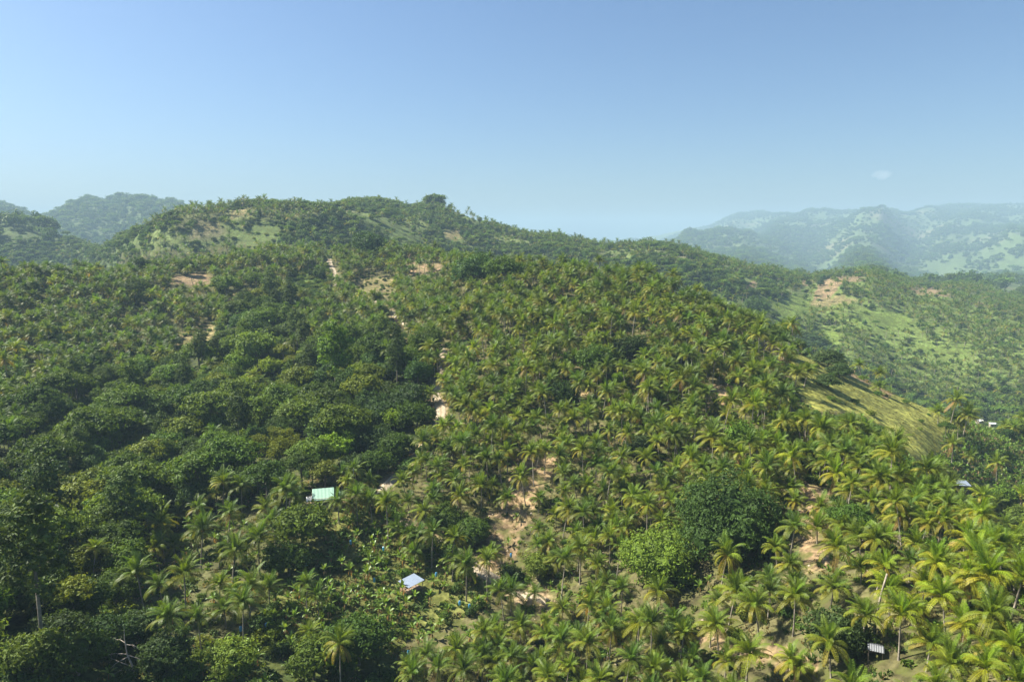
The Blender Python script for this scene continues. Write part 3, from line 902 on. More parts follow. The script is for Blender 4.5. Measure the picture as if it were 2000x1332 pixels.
tree_kind('distant', [
    (lobes_dome, 6.0, 8.0, 6, 2.0, 520, 0.9, DK, {}),
    (lobes_spread, 6.5, 7.5, 8, 4.0, 520, 0.9, MD, {}),
    (lobes_dome, 5.0, 7.0, 6, 2.0, 460, 0.85, (0.060, 0.095, 0.025), {}),
    (lobes_dome, 4.5, 9.0, 6, 2.0, 460, 0.85, BG, {}),
])

def big_tree(R, H, nl, z0, n, size, col, seed, fn=lobes_dome, **kw):
    rg = np.random.default_rng(seed)
    lob = fn(R, H, nl, rg, z0)
    cm = leafy(lob, n, size, col, seed, **kw)
    tb = MB(); limbs(tb, max(z0 + H * 0.3, 1.2), lob[:9], 0.05 * R ** 0.9 + 0.05, TBARK)
    return tb.mesh('trunk', M_BARK, True), cm.mesh('crown', M_LEAF)

def bamboo_meshes():
    rg = np.random.default_rng(77)
    st, lobes = MB(), []
    for i in range(34):
        a = rg.uniform(0, 6.28); b = rg.uniform(0.3, 1.4); out = rg.uniform(2.0, 7.5); h = rg.uniform(9, 14) - out * 0.55
        p = [(math.cos(a) * b, math.sin(a) * b, -0.5), (math.cos(a) * (b + out * 0.25), math.sin(a) * (b + out * 0.25), h * 0.7), (math.cos(a) * (b + out * 0.7), math.sin(a) * (b + out * 0.7), h), (math.cos(a) * (b + out), math.sin(a) * (b + out), h * 0.93)]
        st.tube(p, [0.07, 0.06, 0.04, 0.015], 4, (0.15, 0.20, 0.04))
        for t in (0.35, 0.6, 0.8, 1.0):
            q = np.array(p[1]) * (1 - t) + np.array(p[3]) * t + np.array((0, 0, 1.2 * math.sin(math.pi * t)))
            lobes.append((*q, 1.25, 1.25, 0.8 if t > 0.5 else 1.3))
    cm = leafy(lobes, 7500, 0.30, (0.135, 0.180, 0.018), 78, flat=0.9, spread=0.3, low=-0.9, core=0.0)
    return st.mesh('cane', M_BARK, True), cm.mesh('crown', M_LEAF)

# ------------------------------------------------------------------ banana plants
def banana_leaf_geo(seed, L=2.3, W=0.34):
    rg = np.random.default_rng(900 + seed)
    el0 = (80, 66, 50, 30)[seed % 4]; bend = (22, 60, 85, 90)[seed % 4]
    n = 7
    t = np.linspace(0, 1, n)
    th = np.radians(el0 - bend * t ** 1.4)
    X = np.concatenate([[0], np.cumsum(np.cos(th[:-1]))]) * L / (n - 1); Z = np.concatenate([[0], np.cumsum(np.sin(th[:-1]))]) * L / (n - 1)
    w = W * np.array([0.12, 0.55, 0.9, 1.0, 0.92, 0.66, 0.06])
    col = np.array((0.115, 0.190, 0.030)) * rg.uniform(0.85, 1.1)
    v, f, c = [], [], []
    for i in range(n):
        s = w[i] * (0.25 if seed % 4 < 2 else -0.25)
        v += [(X[i], -w[i], Z[i] + s), (X[i], 0, Z[i]), (X[i], w[i], Z[i] + s)]
        c += [col * rg.uniform(0.8, 1.1), col * 1.25, col * rg.uniform(0.8, 1.1)]
    for i in range(n - 1):
        a = i * 3
        f += [(a, a + 1, a + 4, a + 3), (a + 1, a + 2, a + 5, a + 4)]
    return np.array(v), f, np.array(c)
BAN_LEAF = [banana_leaf_geo(s) for s in range(4)]
BAN_LEAF_MESH = [make_mesh('leaf', v, f, M_BANANA, c) for v, f, c in BAN_LEAF]
def dead_leaf_geo():
    v, f, c = banana_leaf_geo(7, 1.7, 0.14)
    R = np.array(Euler((0, math.radians(75), 0)).to_matrix())
    return v @ R.T, f, np.tile(np.array((0.24, 0.15, 0.07)), (len(v), 1))
BAN_DEAD = dead_leaf_geo()
BAN_STEMS = (1.5, 2.1, 2.7)
def stem_mesh(h):
    mb = MB(); mb.tube([(0, 0, -0.6), (0.03, 0, h * 0.5), (0.05, 0.03, h)], [0.15, 0.12, 0.07], 6, (0.16, 0.18, 0.06))
    return mb
BAN_STEM_MESH = [stem_mesh(h).mesh('stem', M_BARK, True) for h in BAN_STEMS]
BAN_PLAN = []
for s in range(4):
    rg = np.random.default_rng(40 + s)
    BAN_PLAN.append([(min(int(i / 9 * 4.4), 3), i * 2.4 + rg.uniform(-0.3, 0.3), rg.uniform(-0.12, 0.12), rg.uniform(0.8, 1.12)) for i in range(rg.integers(7, 10))])
def banana_into(mb, plan, base, leafmat=0):
    for k, az, pt, sc in plan:
        v, f, c = BAN_LEAF[k]
        R = np.array(Euler((0, pt, az)).to_matrix())
        mb.add((v * sc) @ R.T + base, f, c, leafmat)
    for az in (1.0, 3.4, 5.1):
        v, f, c = BAN_DEAD
        R = np.array(Euler((0, 0, az)).to_matrix())
        mb.add(v @ R.T + base, f, c, leafmat)
BAN_VAR, BAN_TOP_MESH = [], []
for s in range(4):
    h = BAN_STEMS[s % 3]
    mb = stem_mesh(h); mb.m = [1] * len(mb.f)
    banana_into(mb, BAN_PLAN[s], np.array((0.05, 0.03, h)))
    BAN_VAR.append(mb.mesh('banana', [M_BANANA, M_BARK]))
    mb = MB(); banana_into(mb, BAN_PLAN[s], np.zeros(3))
    BAN_TOP_MESH.append(mb.mesh('foliage', M_BANANA))
WITHER = MB()
for az in (1.0, 3.4, 5.1):
    v, f, c = BAN_DEAD
    WITHER.add(v @ np.array(Euler((0, 0, az)).to_matrix()).T, f, c)
WITHER_MESH = WITHER.mesh('withered_leaf', M_BANANA)

# ------------------------------------------------------------------ weeds and grass tufts
def tuft(seed, col, n, h, w, spread):
    rg = np.random.default_rng(seed)
    mb = MB()
    for i in range(n):
        a = rg.uniform(0, 6.28); r = spread * math.sqrt(rg.uniform()); x, y = math.cos(a) * r, math.sin(a) * r
        b = rg.uniform(0, 6.28); hh = h * rg.uniform(0.5, 1.2); o = hh * rg.uniform(0.2, 0.8)
        dx, dy = math.cos(b), math.sin(b)
        ww = w * rg.uniform(0.6, 1.2)
        c = np.array(col) * rg.uniform(0.7, 1.25)
        p0 = np.array((x, y, -0.05)); p1 = p0 + (dx * o * 0.4, dy * o * 0.4, hh * 0.7); p2 = p0 + (dx * o, dy * o, hh * 0.85)
        s = np.array((-dy, dx, 0)) * ww
        mb.add([p0 - s * 0.5, p0 + s * 0.5, p1 + s, p1 - s, p2], [(0, 1, 2, 3), (3, 2, 4)], c)
    return mb.mesh('weed', M_LEAF)
WEEDS = [tuft(1, (0.10, 0.14, 0.025), 26, 0.7, 0.14, 0.7), tuft(2, (0.13, 0.13, 0.035), 26, 0.6, 0.12, 0.8), tuft(3, (0.06, 0.10, 0.02), 24, 0.9, 0.20, 0.8), tuft(4, (0.20, 0.16, 0.07), 22, 0.5, 0.12, 0.9), tuft(5, (0.09, 0.15, 0.02), 24, 0.8, 0.22, 0.7), tuft(6, (0.26, 0.25, 0.06), 24, 0.5, 0.10, 0.9)]

# ------------------------------------------------------------------ landmarks the labels refer to
LANDMARKS = [
    (630, 958, 'green roofed house'), (804, 1125, 'tin roofed open hut'), (1425, 1010, 'huge dark spreading tree'), (1287, 1085, 'pale round crowned tree'), (918, 1035, 'round dark bushy tree'),
    (537, 865, 'olive bamboo clump'), (647, 892, 'bright green tree above the house'), (770, 825, 'small lime green tree by the road'), (1712, 1185, 'bare headless palm trunk'), (1710, 1265, 'small grey shed'),
    (1640, 1230, 'domed tree beside the shed'), (858, 775, 'pale road bend under the hill'), (655, 540, 'pale road on the saddle'), (730, 558, 'tan grass knoll'), (375, 547, 'red soil clearing'), (60, 1040, 'tall thin trunked tree'),
    (235, 1275, 'bare dead tree'), (1165, 715, 'dark round tree among hilltop palms'), (1590, 690, 'flat layered trees'), (1480, 615, 'lone tree on the crest'), (1785, 800, 'grassy spur'), (1875, 943, 'blue grey valley roof'),
    (1070, 890, 'bare soil strip on the slope'), (1640, 930, 'bright yellow palm'), (1590, 1050, 'bare soil gully'), (930, 570, 'broad dark trees near the crest'), (590, 1040, 'yellow green domed tree'), (560, 1095, 'dark mounded tree'),
    (1400, 1245, 'sandy roadside bank'), (970, 1140, 'lowest pale road stretch'), (395, 650, 'tan clearing on the valley side'), (830, 522, 'pale soil knoll'), (765, 612, 'half hidden long barn'), (690, 945, 'vine covered pole'),
    (1930, 1010, 'lower end of the hill shoulder'), (238, 1150, 'leaning dead pole'), (1500, 1300, 'lower road corner'), (1100, 1300, 'bottom middle of the view'), (1950, 1300, 'bottom right corner of the view'),
    (30, 1300, 'bottom left corner of the view'), (20, 780, 'left edge of the view'), (20, 560, 'upper left palm slope'), (640, 1280, 'bushy mound above the bottom edge'), (400, 860, 'forest hollow'), (1250, 540, 'skyline of the palm hill'), (1250, 870, 'dark round tree on the mid slope'),
    (1390, 760, 'soil ledge on the right slope'), (740, 660, 'sandy road cut'), (520, 760, 'small meadow in the forest'), (1040, 660, 'middle of the palm hill'), (1320, 650, 'shoulder of the palm hill'), (180, 680, 'valley slope of dark palms'), (200, 960, 'deep forest shade'), (1190, 1000, 'slope above the pale tree'),
    (1890, 895, 'slanting tall palm in the valley garden'), (1862, 880, 'slim tall palm in the valley garden'), (1950, 918, 'dark tall palm in the valley garden'), (1985, 850, 'far end of the valley garden'), (1835, 885, 'banana garden under the spur'),
    (1990, 960, 'lower end of the valley garden'), (640, 1180, 'lower end of the banana garden'), (870, 1200, 'grassy gap below the hut'), (700, 1080, 'upper end of the banana garden'),
]
ORD = ['', 'second ', 'third ', 'fourth ', 'fifth ', 'sixth ', 'seventh ', 'eighth ', 'ninth ', 'tenth ', 'eleventh ', 'twelfth ', 'thirteenth ', 'fourteenth ', 'fifteenth ', 'sixteenth ', 'seventeenth ', 'eighteenth ', 'nineteenth ', 'twentieth ', 'twenty-first ', 'twenty-second ', 'twenty-third ', 'twenty-fourth ', 'twenty-fifth ', 'twenty-sixth ', 'twenty-seventh ', 'twenty-eighth ']
def relate(items):
    """items: [(px, py)] of one kind -> phrases «second one behind the ...» that differ from one another"""
    n, m = len(items), len(LANDMARKS)
    if n == 0: return []
    P = np.array(items, float); Q = np.array([(a, b) for a, b, _ in LANDMARKS], float)
    D = (P[:, None] - Q[None]) * (1.0, 1.2)
    dist = np.hypot(D[..., 0], D[..., 1])
    way = np.where(np.abs(D[..., 0]) > np.abs(D[..., 1]), np.where(D[..., 0] > 0, 0, 1), np.where(D[..., 1] > 0, 2, 3))
    rank = np.zeros((n, m), int)
    for k in range(m):
        for w in range(4):
            idx = np.nonzero(way[:, k] == w)[0]
            rank[idx[np.argsort(dist[idx, k])], k] = np.arange(len(idx))
    best = np.argmin(rank * 40 + dist, axis=1)
    words = ('right of', 'left of', 'below', 'above')
    return [(ORD[min(rank[i, best[i]], len(ORD) - 1)], f'{words[way[i, best[i]]]} the {LANDMARKS[best[i]][2]}') for i in range(n)]

# ------------------------------------------------------------------ plants: where each one stands
class Plants:
    def __init__(self): self.rows = []
    def add(self, kind, sub, var, x, y, z, rz, s, ch, cr, label=None, hero=False, tilt=(0.0, 0.0)):
        self.rows.append([kind, sub, var, x, y, z, rz, s, ch, cr, label, hero, tilt])
PLANTS = Plants()

def slant_of(x, y, z): return math.sqrt(x * x + y * y + z * z)
BLOCK = []      # (x, y, radius) ground kept free of scattered plants
HERO_PALMS = [
    (309, 1070), (387, 987), (441, 991), (518, 995), (387, 1049), (276, 1136), (358, 1128), (332, 1194), (439, 1186), (483, 1140), (450, 1087), (503, 1062), (317, 1029), (344, 1004), (537, 1012), (420, 962), (470, 955), (560, 975),
    (1864, 1315), (1763, 1207), (1815, 1252), (1715, 1095), (1636, 1062), (1595, 995), (1554, 1178), (1628, 1265), (1487, 1178), (840, 987), (799, 979), (894, 942), (940, 958), (1027, 942), (1043, 892), (1101, 863), (1058, 813),
    (660, 983), (726, 979), (910, 1107), (966, 1228), (1064, 1232), (828, 1269), (902, 1306), (662, 1277), (998, 1161), (1425, 1165), (1245, 1228), (1460, 1265), (1147, 1240), (1286, 1160), (1410, 1095), (1274, 904), (1394, 859),
    (1133, 1070), (1075, 1058), (1186, 690), (1199, 672), (1110, 725), (1010, 680), (1625, 1150), (1690, 1190), (1890, 890), (1862, 872), (1950, 912), (1700, 712), (1730, 722), (1545, 700), (12, 905), (8, 835),
]
YELLOW_PALMS = [(1630, 930), (1560, 905), (1930, 1080), (1985, 1125), (1960, 1060), (1880, 1040), (1905, 1090), (1940, 1150)]
def put_palm(px, py, pal, k, sc, label=None):
    h = TRUNKS[k][0] * sc
    x, y, z = hit(px, py, h)
    # the crown must fall on (px, py): step back along the lean
    PLANTS.add('palm', pal, k, x, y, z, RNG.uniform(0, 6.28), sc, h, 4.2 * sc, label, True)
    BLOCK.append((x, y, 2.6))
for i, (px, py) in enumerate(HERO_PALMS):
    pal = 'green' if px < 1000 and i % 3 else 'olive'
    if px > 1700 and py > 1000: pal = 'yellow' if i % 2 else 'olive'
    put_palm(px, py, pal, [1, 2, 3, 0, 2][i % 5] if py > 700 else 2, RNG.uniform(0.90, 1.04) * (1.04 if px < 600 else 0.92 if px < 1000 else (0.80 if px > 1500 and py > 950 else 0.92)))
for i, (px, py) in enumerate(YELLOW_PALMS):
    put_palm(px, py, 'yellow', 1 + i % 2, 0.85)

HERO_TREES = [  # crown centre in the view, crown centre height, kind, variant, crown width in the view, label
    (1165, 715, 3.5, 'mango', 0, 78, 'dark round tree among hilltop palms, below two tall palms'), (1226, 682, 4.5, 'mango', 1, 66, 'dark dense tree beside the tall hilltop palm trunks'),
    (1250, 872, 3.5, 'mango', 2, 66, 'small dark round tree on the mid slope among palms'), (1100, 768, 3.0, 'mango', 1, 56, 'low dark green dome among palms at the slope middle'),
    (925, 566, 4.5, 'forest', 4, 86, 'broad dark tree near the crest above the road'), (985, 566, 4.5, 'forest', 0, 76, 'broad dark tree next along the crest, among the first palms'),
    (1480, 617, 6.0, 'forest', 4, 44, 'lone leafy tree standing on the bare crest'), (1512, 668, 5.0, 'forest', 2, 48, 'dark tree just downhill of the lone crest tree'),
    (1588, 684, 3.0, 'flat', 0, 56, 'flat layered tree at the top of the grassy spur'), (1618, 704, 3.0, 'flat', 1, 52, 'flat layered tree in the middle of the spur trees'), (1618, 742, 3.0, 'flat', 1, 42, 'flat layered tree lowest on the spur'), (1568, 668, 3.0, 'flat', 0, 44, 'flat layered tree nearest the bare soil on the crest'),
    (1640, 726, 2.5, 'flat', 0, 44, 'flat layered tree lowest in the row above the grass'),
    (1448, 866, 4.0, 'forest', 5, 62, 'mid green tree above the huge dark tree'), (1652, 838, 5.0, 'forest', 4, 56, 'bluish green tree among palms below the spur'), (1690, 872, 5.0, 'forest', 4, 46, 'second bluish tree below the spur, further down'),
    (647, 893, 3.5, 'light', 0, 66, 'bright green tree on the slope above the house'), (770, 823, 3.5, 'light', 0, 44, 'small lime green tree beside the road'), (836, 851, 3.2, 'light', 1, 44, 'lime green tree at the road edge below the pale bend'), (1212, 740, 2.2, 'light', 0, 26, 'tiny bright green tree right of the dark hilltop tree'),
    (590, 1038, 4.5, 'light', 1, 92, 'yellow green domed tree below the house'), (563, 1092, 4.0, 'mango', 0, 78, 'dark mounded tree below the yellow green domed tree'),
    (868, 1016, 3.6, 'mango', 0, 66, 'dark tree half shaded behind the round bushy tree'), (1640, 1232, 3.6, 'mango', 2, 104, 'domed green tree beside the small grey shed'),
    (800, 782, 4.0, 'mango', 1, 72, 'dark dome beside the road at its pale bend'), (762, 772, 4.5, 'mango', 2, 66, 'dark dome in from the pale road bend'), (815, 815, 4.0, 'mango', 0, 66, 'dark dome against the lower road edge'), (745, 815, 4.5, 'mango', 1, 72, 'dark dome behind the lime green tree'),
    (735, 858, 4.0, 'mango', 2, 70, 'dark dome between lime tree and house'), (775, 872, 4.0, 'mango', 0, 66, 'dark dome below the small lime tree'), (700, 905, 4.0, 'mango', 1, 62, 'dark dome right of the bright green tree'), (738, 905, 3.5, 'mango', 0, 60, 'dark dome over the road bank by the house'),
    (60, 1052, 21.0, 'tall', 0, 92, 'tall tree with thin pale trunk above the dark hollow'), (655, 742, 9.0, 'tall', 1, 60, 'slim tree with white trunk amid the forest'),
    (320, 1278, 3.2, 'mango', 2, 84, 'dark leafy dome right of the dead tree'), (150, 1285, 3.0, 'mango', 0, 88, 'dark dome left of the dead tree'), (205, 1240, 3.2, 'mango', 1, 76, 'dark dome just above the dead tree'), (268, 1225, 3.2, 'mango', 2, 80, 'dark dome under the leaning spur palms'),
    (225, 1140, 4.0, 'mango', 0, 62, 'dark round tree beside the leaning dead pole'), (60, 1290, 2.6, 'light', 1, 76, 'sunlit green bush near the bottom left'), (455, 1300, 3.0, 'light', 1, 80, 'sunlit leafy mound below the spur palms'),
    (700, 1265, 3.4, 'mango', 0, 112, 'wide dark bushy tree right of the bottom palm'), (612, 1300, 3.0, 'light', 1, 80, 'bright leafy mound at the bottom beside a palm'),
    (120, 1230, 3.0, 'mango', 2, 76, 'dark mound left of the other mounds under the forest edge'), (1050, 1115, 2.2, 'light', 1, 54, 'low feathery green tree by the lowest road stretch'), (1000, 1120, 2.4, 'mango', 2, 46, 'small dark bush at the road edge'),
    (1330, 690, 3.5, 'mango', 1, 40, 'dark small tree on the palm hill shoulder'), (720, 500, 5.0, 'forest', 4, 56, 'dark tree beside the saddle road'),
    (300, 800, 9.0, 'forest', 5, 62, 'leafy mid green tree at the top of the forest'), (500, 700, 5.0, 'light', 1, 80, 'light green tree over the small meadow'), (470, 720, 5.0, 'light', 0, 50, 'light green tree left of the small meadow'),
    (1740, 635, 3.0, 'forest', 0, 0, None),
]
for px, py, ch, kind, v, w, label in HERO_TREES:
    if w == 0: continue
    x, y, z = hit(px, py, ch)
    R, H = TREE[kind][v][3], TREE[kind][v][4]
    s = (w / 2) * slant_of(x, y, z) / F_PX / (R * 0.92)
    PLANTS.add('tree', kind, v, x, y, z - 0.2, RNG.uniform(0, 6.28), s, ch, R * s, label, True)
    BLOCK.append((x, y, R * s * (0.8 if kind != 'tall' else 0.4)))

for px, py, s_, v in ((752, 992, 1.5, 0), (772, 1006, 1.3, 1), (850, 1066, 1.2, 2), (878, 1080, 1.4, 0), (902, 1094, 1.3, 1), (826, 884, 1.6, 2), (800, 912, 1.6, 0), (785, 925, 1.4, 2), (864, 1074, 1.2, 3), (742, 978, 1.2, 0)):
    x, y, z = hit(px, py, 0.6)
    PLANTS.add('shrub', 'shrub', v, x, y, z, RNG.uniform(0, 6.28), s_, 1.0 * s_, 1.9 * s_, None, True)
# single trees with a crown of their own
SPECIAL = []
def special_tree(name, px, py, ch, w, tall, mesh_fn, label, cat='tree'):
    x, y, z = hit(px, py, ch)
    R = (w / 2) * slant_of(x, y, z) / F_PX
    SPECIAL.append((name, x, y, z, R, mesh_fn(R), label, cat))
    BLOCK.append((x, y, R * (1.35 if R < 6.5 else 0.82)))
special_tree('broadleaf_tree', 1425, 1020, 7.0, 178, 0, lambda R: big_tree(R, 15.5, 36, 0.6, 24000, 0.33, (0.040, 0.076, 0.014), 5, lobes_dome, flat=0.5, spread=0.18), 'huge dark green spreading tree, tallest among the palms')
special_tree('broadleaf_tree', 1287, 1085, 5.2, 152, 0, lambda R: big_tree(R, 9.5, 22, 1.2, 11000, 0.33, (0.115, 0.165, 0.018), 6, lobes_dome, flat=0.55, spread=0.25, core=0.62), 'pale yellow green round crowned tree left of the huge dark tree')
special_tree('broadleaf_tree', 918, 1037, 3.2, 74, 0, lambda R: big_tree(R, 6.6, 16, 0.1, 6500, 0.24, (0.055, 0.108, 0.018), 8, lobes_dome, flat=0.6, spread=0.08), 'round dense bushy tree alone on bare soil beside the road')
def _bam(R):
    return bamboo_meshes()
special_tree('bamboo_clump', 537, 868, 7.0, 104, 0, _bam, 'olive yellow feathery bamboo clump rising from the dark forest', 'bamboo')

BUILD_SPOTS = [(632, 968, 1.5, 5.0), (804, 1140, 1.0, 3.6), (1710, 1270, 1.0, 2.4), (1877, 946, 2.0, 4.5), (786, 620, 1.5, 5), (1912, 826, 1.0, 6), (1938, 828, 1.0, 5), (237, 1165, 0, 1.5), (1708, 1240, 0, 1.8), (236, 1300, 0, 3.0), (693, 975, 0, 1.5)]
for px, py, h, rad in BUILD_SPOTS:
    x, y, z = hit(px, py, h)
    BLOCK.append((x, y, rad))
# keep the sight line to the buildings and the lone trees open, as it is in the plantation
FRONT = []
for px, py, h, rad in BUILD_SPOTS[:7]:
    x, y, z = hit(px, py, h)
    r = math.hypot(x, y)
    for back in np.arange(rad, (40 if px > 1850 else 13), 3.0):
        FRONT.append((x * (1 - back / r), y * (1 - back / r), rad * 0.7 + 1.6))
for name, x, y, z, R, me, label, cat in SPECIAL:
    r = math.hypot(x, y)
    FRONT.append((x * (1 - R / r), y * (1 - R / r), R * 0.75))
    if R < 7: FRONT.append((x * (1 - 1.9 * R / r), y * (1 - 1.9 * R / r), R * 0.9))
    if cat == 'bamboo': FRONT.append((x * (1 - 1.8 * R / r), y * (1 - 1.8 * R / r), R * 0.8))
for row in PLANTS.rows:
    if row[0] == 'tree' and row[1] in ('light', 'mango') and row[11]:
        x, y, R = row[3], row[4], row[9]; r = math.hypot(x, y)
        FRONT.append((x * (1 - R / r), y * (1 - R / r), R * 0.7))
SIGHT = []
for px, py, h, r0, wx, wy in ((632, 966, 1.5, 40, 30, 26), (804, 1132, 1.0, 40, 34, 30), (1710, 1268, 1.0, 40, 26, 24), (1877, 944, 2.0, 40, 24, 18), (1912, 822, 1, 300, 20, 10), (1940, 828, 1, 300, 18, 10)):
    x, y, z = hit(px, py, h, r0)
    SIGHT.append((px, py, wx, wy, math.hypot(x, y)))
def in_sight(x, y):
    m = np.zeros(x.shape, bool)
    r = np.hypot(x, y)
    for h in (3.0, 6.5, 9.5):
        px, py, d = project(x, y, gz(x, y) + h)
        for a, b, wx, wy, rr in SIGHT:
            e = 2200.0 / np.maximum(r, 60)
            m |= (np.abs(px - a) < wx * 0.7 + e) & (np.abs(py - b) < wy * 0.7 + e) & (r < rr - 2)
    return m
BLOCK = np.array(BLOCK); FRONT = np.array(FRONT)
def blocked(x, y, extra=0.0, front=False):
    m = np.zeros(x.shape, bool)
    for bx, by, br in BLOCK:
        m |= (x - bx) ** 2 + (y - by) ** 2 < (br + extra) ** 2
    if front:
        for bx, by, br in FRONT:
            m |= (x - bx) ** 2 + (y - by) ** 2 < (br + extra * 0.3) ** 2
        m |= in_sight(x, y)
    return m

def grid(sp, x0, x1, y0, y1, seed, jit=0.36):
    rg = np.random.default_rng(seed)
    xs = np.arange(x0, x1, sp); ys = np.arange(y0, y1, sp * 0.866)
    X, Y = np.meshgrid(xs, ys)
    X = X + (np.arange(len(ys)) % 2)[:, None] * sp * 0.5
    X = X + rg.uniform(-jit, jit, X.shape) * sp; Y = Y + rg.uniform(-jit, jit, X.shape) * sp
    X, Y = X.ravel(), Y.ravel()
    keep = np.abs(np.arctan2(X, Y)) < math.radians(43)
    return X[keep], Y[keep], rg

def seen(x, y, h):
    """whether the top of a plant of height h shows over the ground in front of it"""
    z = gz(x, y) + h
    ok = np.ones(x.shape, bool)
    for t in np.linspace(0.08, 0.97, 40):
        ok &= gz(x * t, y * t) < z * t + 0.5
    return ok

def probs(cls, table, default=0.0):
    p = np.full(cls.shape, default)
    for k, v in table.items(): p = np.where(cls == CI[k], v, p)
    return p

# palms ------------------------------------------------
def scatter_palms():
    x, y, rg = grid(4.2, -620, 620, 45, 660, 1)
    near = np.hypot(x, y) < crest_r(x, y) * 1.05
    x, y = x[near], y[near]
    c = classify_plant(x, y, 9.0)
    p = probs(c, {'palm': 0.93, 'palmd': 0.97, 'forest': 0.13, 'banana': 0.05, 'bush': 0.05, 'lush': 0.15, 'rflank': 0.5, 'grass': 0.01, 'soil': 0.20, 'bananar': 0.03, 'tan': 0.02, 'redsoil': 0.01, 'spur': 0.16})
    n = fbm(x / 26, y / 26, 71, 2)
    p = np.where((c == CI['palm']) & (n > 0.70), p * 0.6, p)
    p = p * np.interp(np.hypot(x, y), [140, 190, 270], [1.06, 0.86, 0.52])
    k = (rg.uniform(size=x.shape) < p) & (road_dist(x, y) > np.where(np.hypot(x, y) > 400, 4.0, 1.9)) & ~blocked(x, y, 1.0, True)
    x, y = x[k], y[k]
    k = seen(x, y, 14)
    x, y = x[k], y[k]
    z = gz(x, y)
    px, py, d = project(x, y, z + 9)
    yel = 0.03 + 0.42 * sstep(1560, 1980, px) * sstep(880, 1080, py)
    oli = np.where(px > 880, 0.62, 0.22) + 0.15 * sstep(1300, 1700, px)
    for i in range(len(x)):
        u = rg.uniform()
        pal = 'yellow' if u < yel[i] else ('olive' if u < yel[i] + (1 - yel[i]) * oli[i] else 'green')
        v = int(rg.choice(6, p=[0.20, 0.25, 0.24, 0.17, 0.07, 0.07])); s = rg.uniform(0.70, 0.96) * float(np.interp(math.hypot(x[i], y[i]), [120, 180, 300], [0.84, 0.97, 1.16]))
        PLANTS.add('palm', pal, v, x[i], y[i], z[i], rg.uniform(0, 6.28), s, TRUNKS[v][0] * s, 4.2 * s)
scatter_palms()

# trees ------------------------------------------------
def scatter_trees():
    x, y, rg = grid(8.2, -620, 620, 45, 660, 2)
    near = np.hypot(x, y) < crest_r(x, y) * 1.05
    x, y = x[near], y[near]
    c = classify_plant(x, y, 9.0)
    p = probs(c, {'palm': 0.022, 'palmd': 0.05, 'forest': 0.93, 'bush': 0.10, 'lush': 0.18, 'rflank': 0.20, 'banana': 0.02, 'spur': 0.0})
    k = (rg.uniform(size=x.shape) < p) & (road_dist(x, y) > np.where(np.hypot(x, y) > 400, 5.0, 3.8)) & ~blocked(x, y, 2.5, True)
    x, y, c = x[k], y[k], c[k]
    k = seen(x, y, 16)
    x, y, c = x[k], y[k], c[k]
    z = gz(x, y)
    for i in range(len(x)):
        cl = CLS[c[i]]
        u = rg.uniform()
        if cl == 'forest':
            kind = 'forest' if u < 0.64 else ('mango' if u < 0.74 else ('light' if u < 0.89 else 'tall'))
        elif cl in ('palm', 'palmd', 'rflank'):
            kind = 'mango' if u < 0.5 else ('forest' if u < 0.85 else 'light')
        else:
            kind = 'mango' if u < 0.5 else 'light'
        v = int(rg.integers(len(TREE[kind])))
        s = rg.uniform(0.55, 1.2) * (0.72 if cl in ('palm', 'bush', 'banana') else 1.0)
        if kind == 'tall': s *= 0.85
        R, H = TREE[kind][v][3], TREE[kind][v][4]
        PLANTS.add('tree', kind, v, x[i], y[i], z[i] - 0.2, rg.uniform(0, 6.28), s, H * s * 0.62, R * s * 0.9)
scatter_trees()

def scatter_bananas():
    x, y, rg = grid(2.7, -560, 560, 45, 460, 3)
    near = (np.hypot(x, y) < crest_r(x, y) * 1.05)
    x, y = x[near], y[near]
    c = classify_plant(x, y, 2.0)
    p = probs(c, {'banana': 0.78, 'bush': 0.16, 'spur': 0.16, 'palm': 0.06, 'bananar': 0.85, 'lush': 0.10, 'soil': 0.05, 'rflank': 0.06, 'forest': 0.02})
    n = fbm(x / 12, y / 12, 81, 2)
    p = np.where(c == CI['banana'], p * np.where(n > 0.58, 0.35, 1.0), p)
    k = (rg.uniform(size=x.shape) < p) & (road_dist(x, y) > 1.5) & ~blocked(x, y, 0.2)
    x, y = x[k], y[k]
    k = seen(x, y, 4)
    x, y = x[k], y[k]
    z = gz(x, y)
    for i in range(len(x)):
        v = int(rg.integers(4)); s = rg.uniform(0.5, 0.92)
        PLANTS.add('banana', 'banana', v, x[i], y[i], z[i], rg.uniform(0, 6.28), s, BAN_STEMS[v % 3] * s + 0.8, 1.5 * s)
scatter_bananas()

def scatter_shrubs():
    x, y, rg = grid(3.7, -600, 600, 45, 640, 4)
    near = np.hypot(x, y) < crest_r(x, y) * 1.05
    x, y = x[near], y[near]
    c = classify_plant(x, y, 1.5)
    p = probs(c, {'banana': 0.42, 'bush': 0.78, 'palm': 0.13, 'palmd': 0.14, 'forest': 0.35, 'bananar': 0.10, 'lush': 0.85, 'soil': 0.03, 'rflank': 0.45, 'spur': 0.32, 'grass': 0.05, 'tan': 0.3, 'meadow': 0.3})
    k = (rg.uniform(size=x.shape) < p) & (road_dist(x, y) > 1.6) & ~blocked(x, y, -0.3)
    x, y, c = x[k], y[k], c[k]
    k = seen(x, y, 3)
    x, y, c = x[k], y[k], c[k]
    z = gz(x, y)
    for i in range(len(x)):
        v = int(rg.choice(4, p=[0.35, 0.25, 0.25, 0.15]))
        s = rg.uniform(0.45, 1.15) * (1.25 if CLS[c[i]] in ('bush', 'lush', 'rflank') else 0.85)
        PLANTS.add('shrub', 'shrub', v, x[i], y[i], z[i], rg.uniform(0, 6.28), s, 1.0 * s, 1.9 * s)
scatter_shrubs()

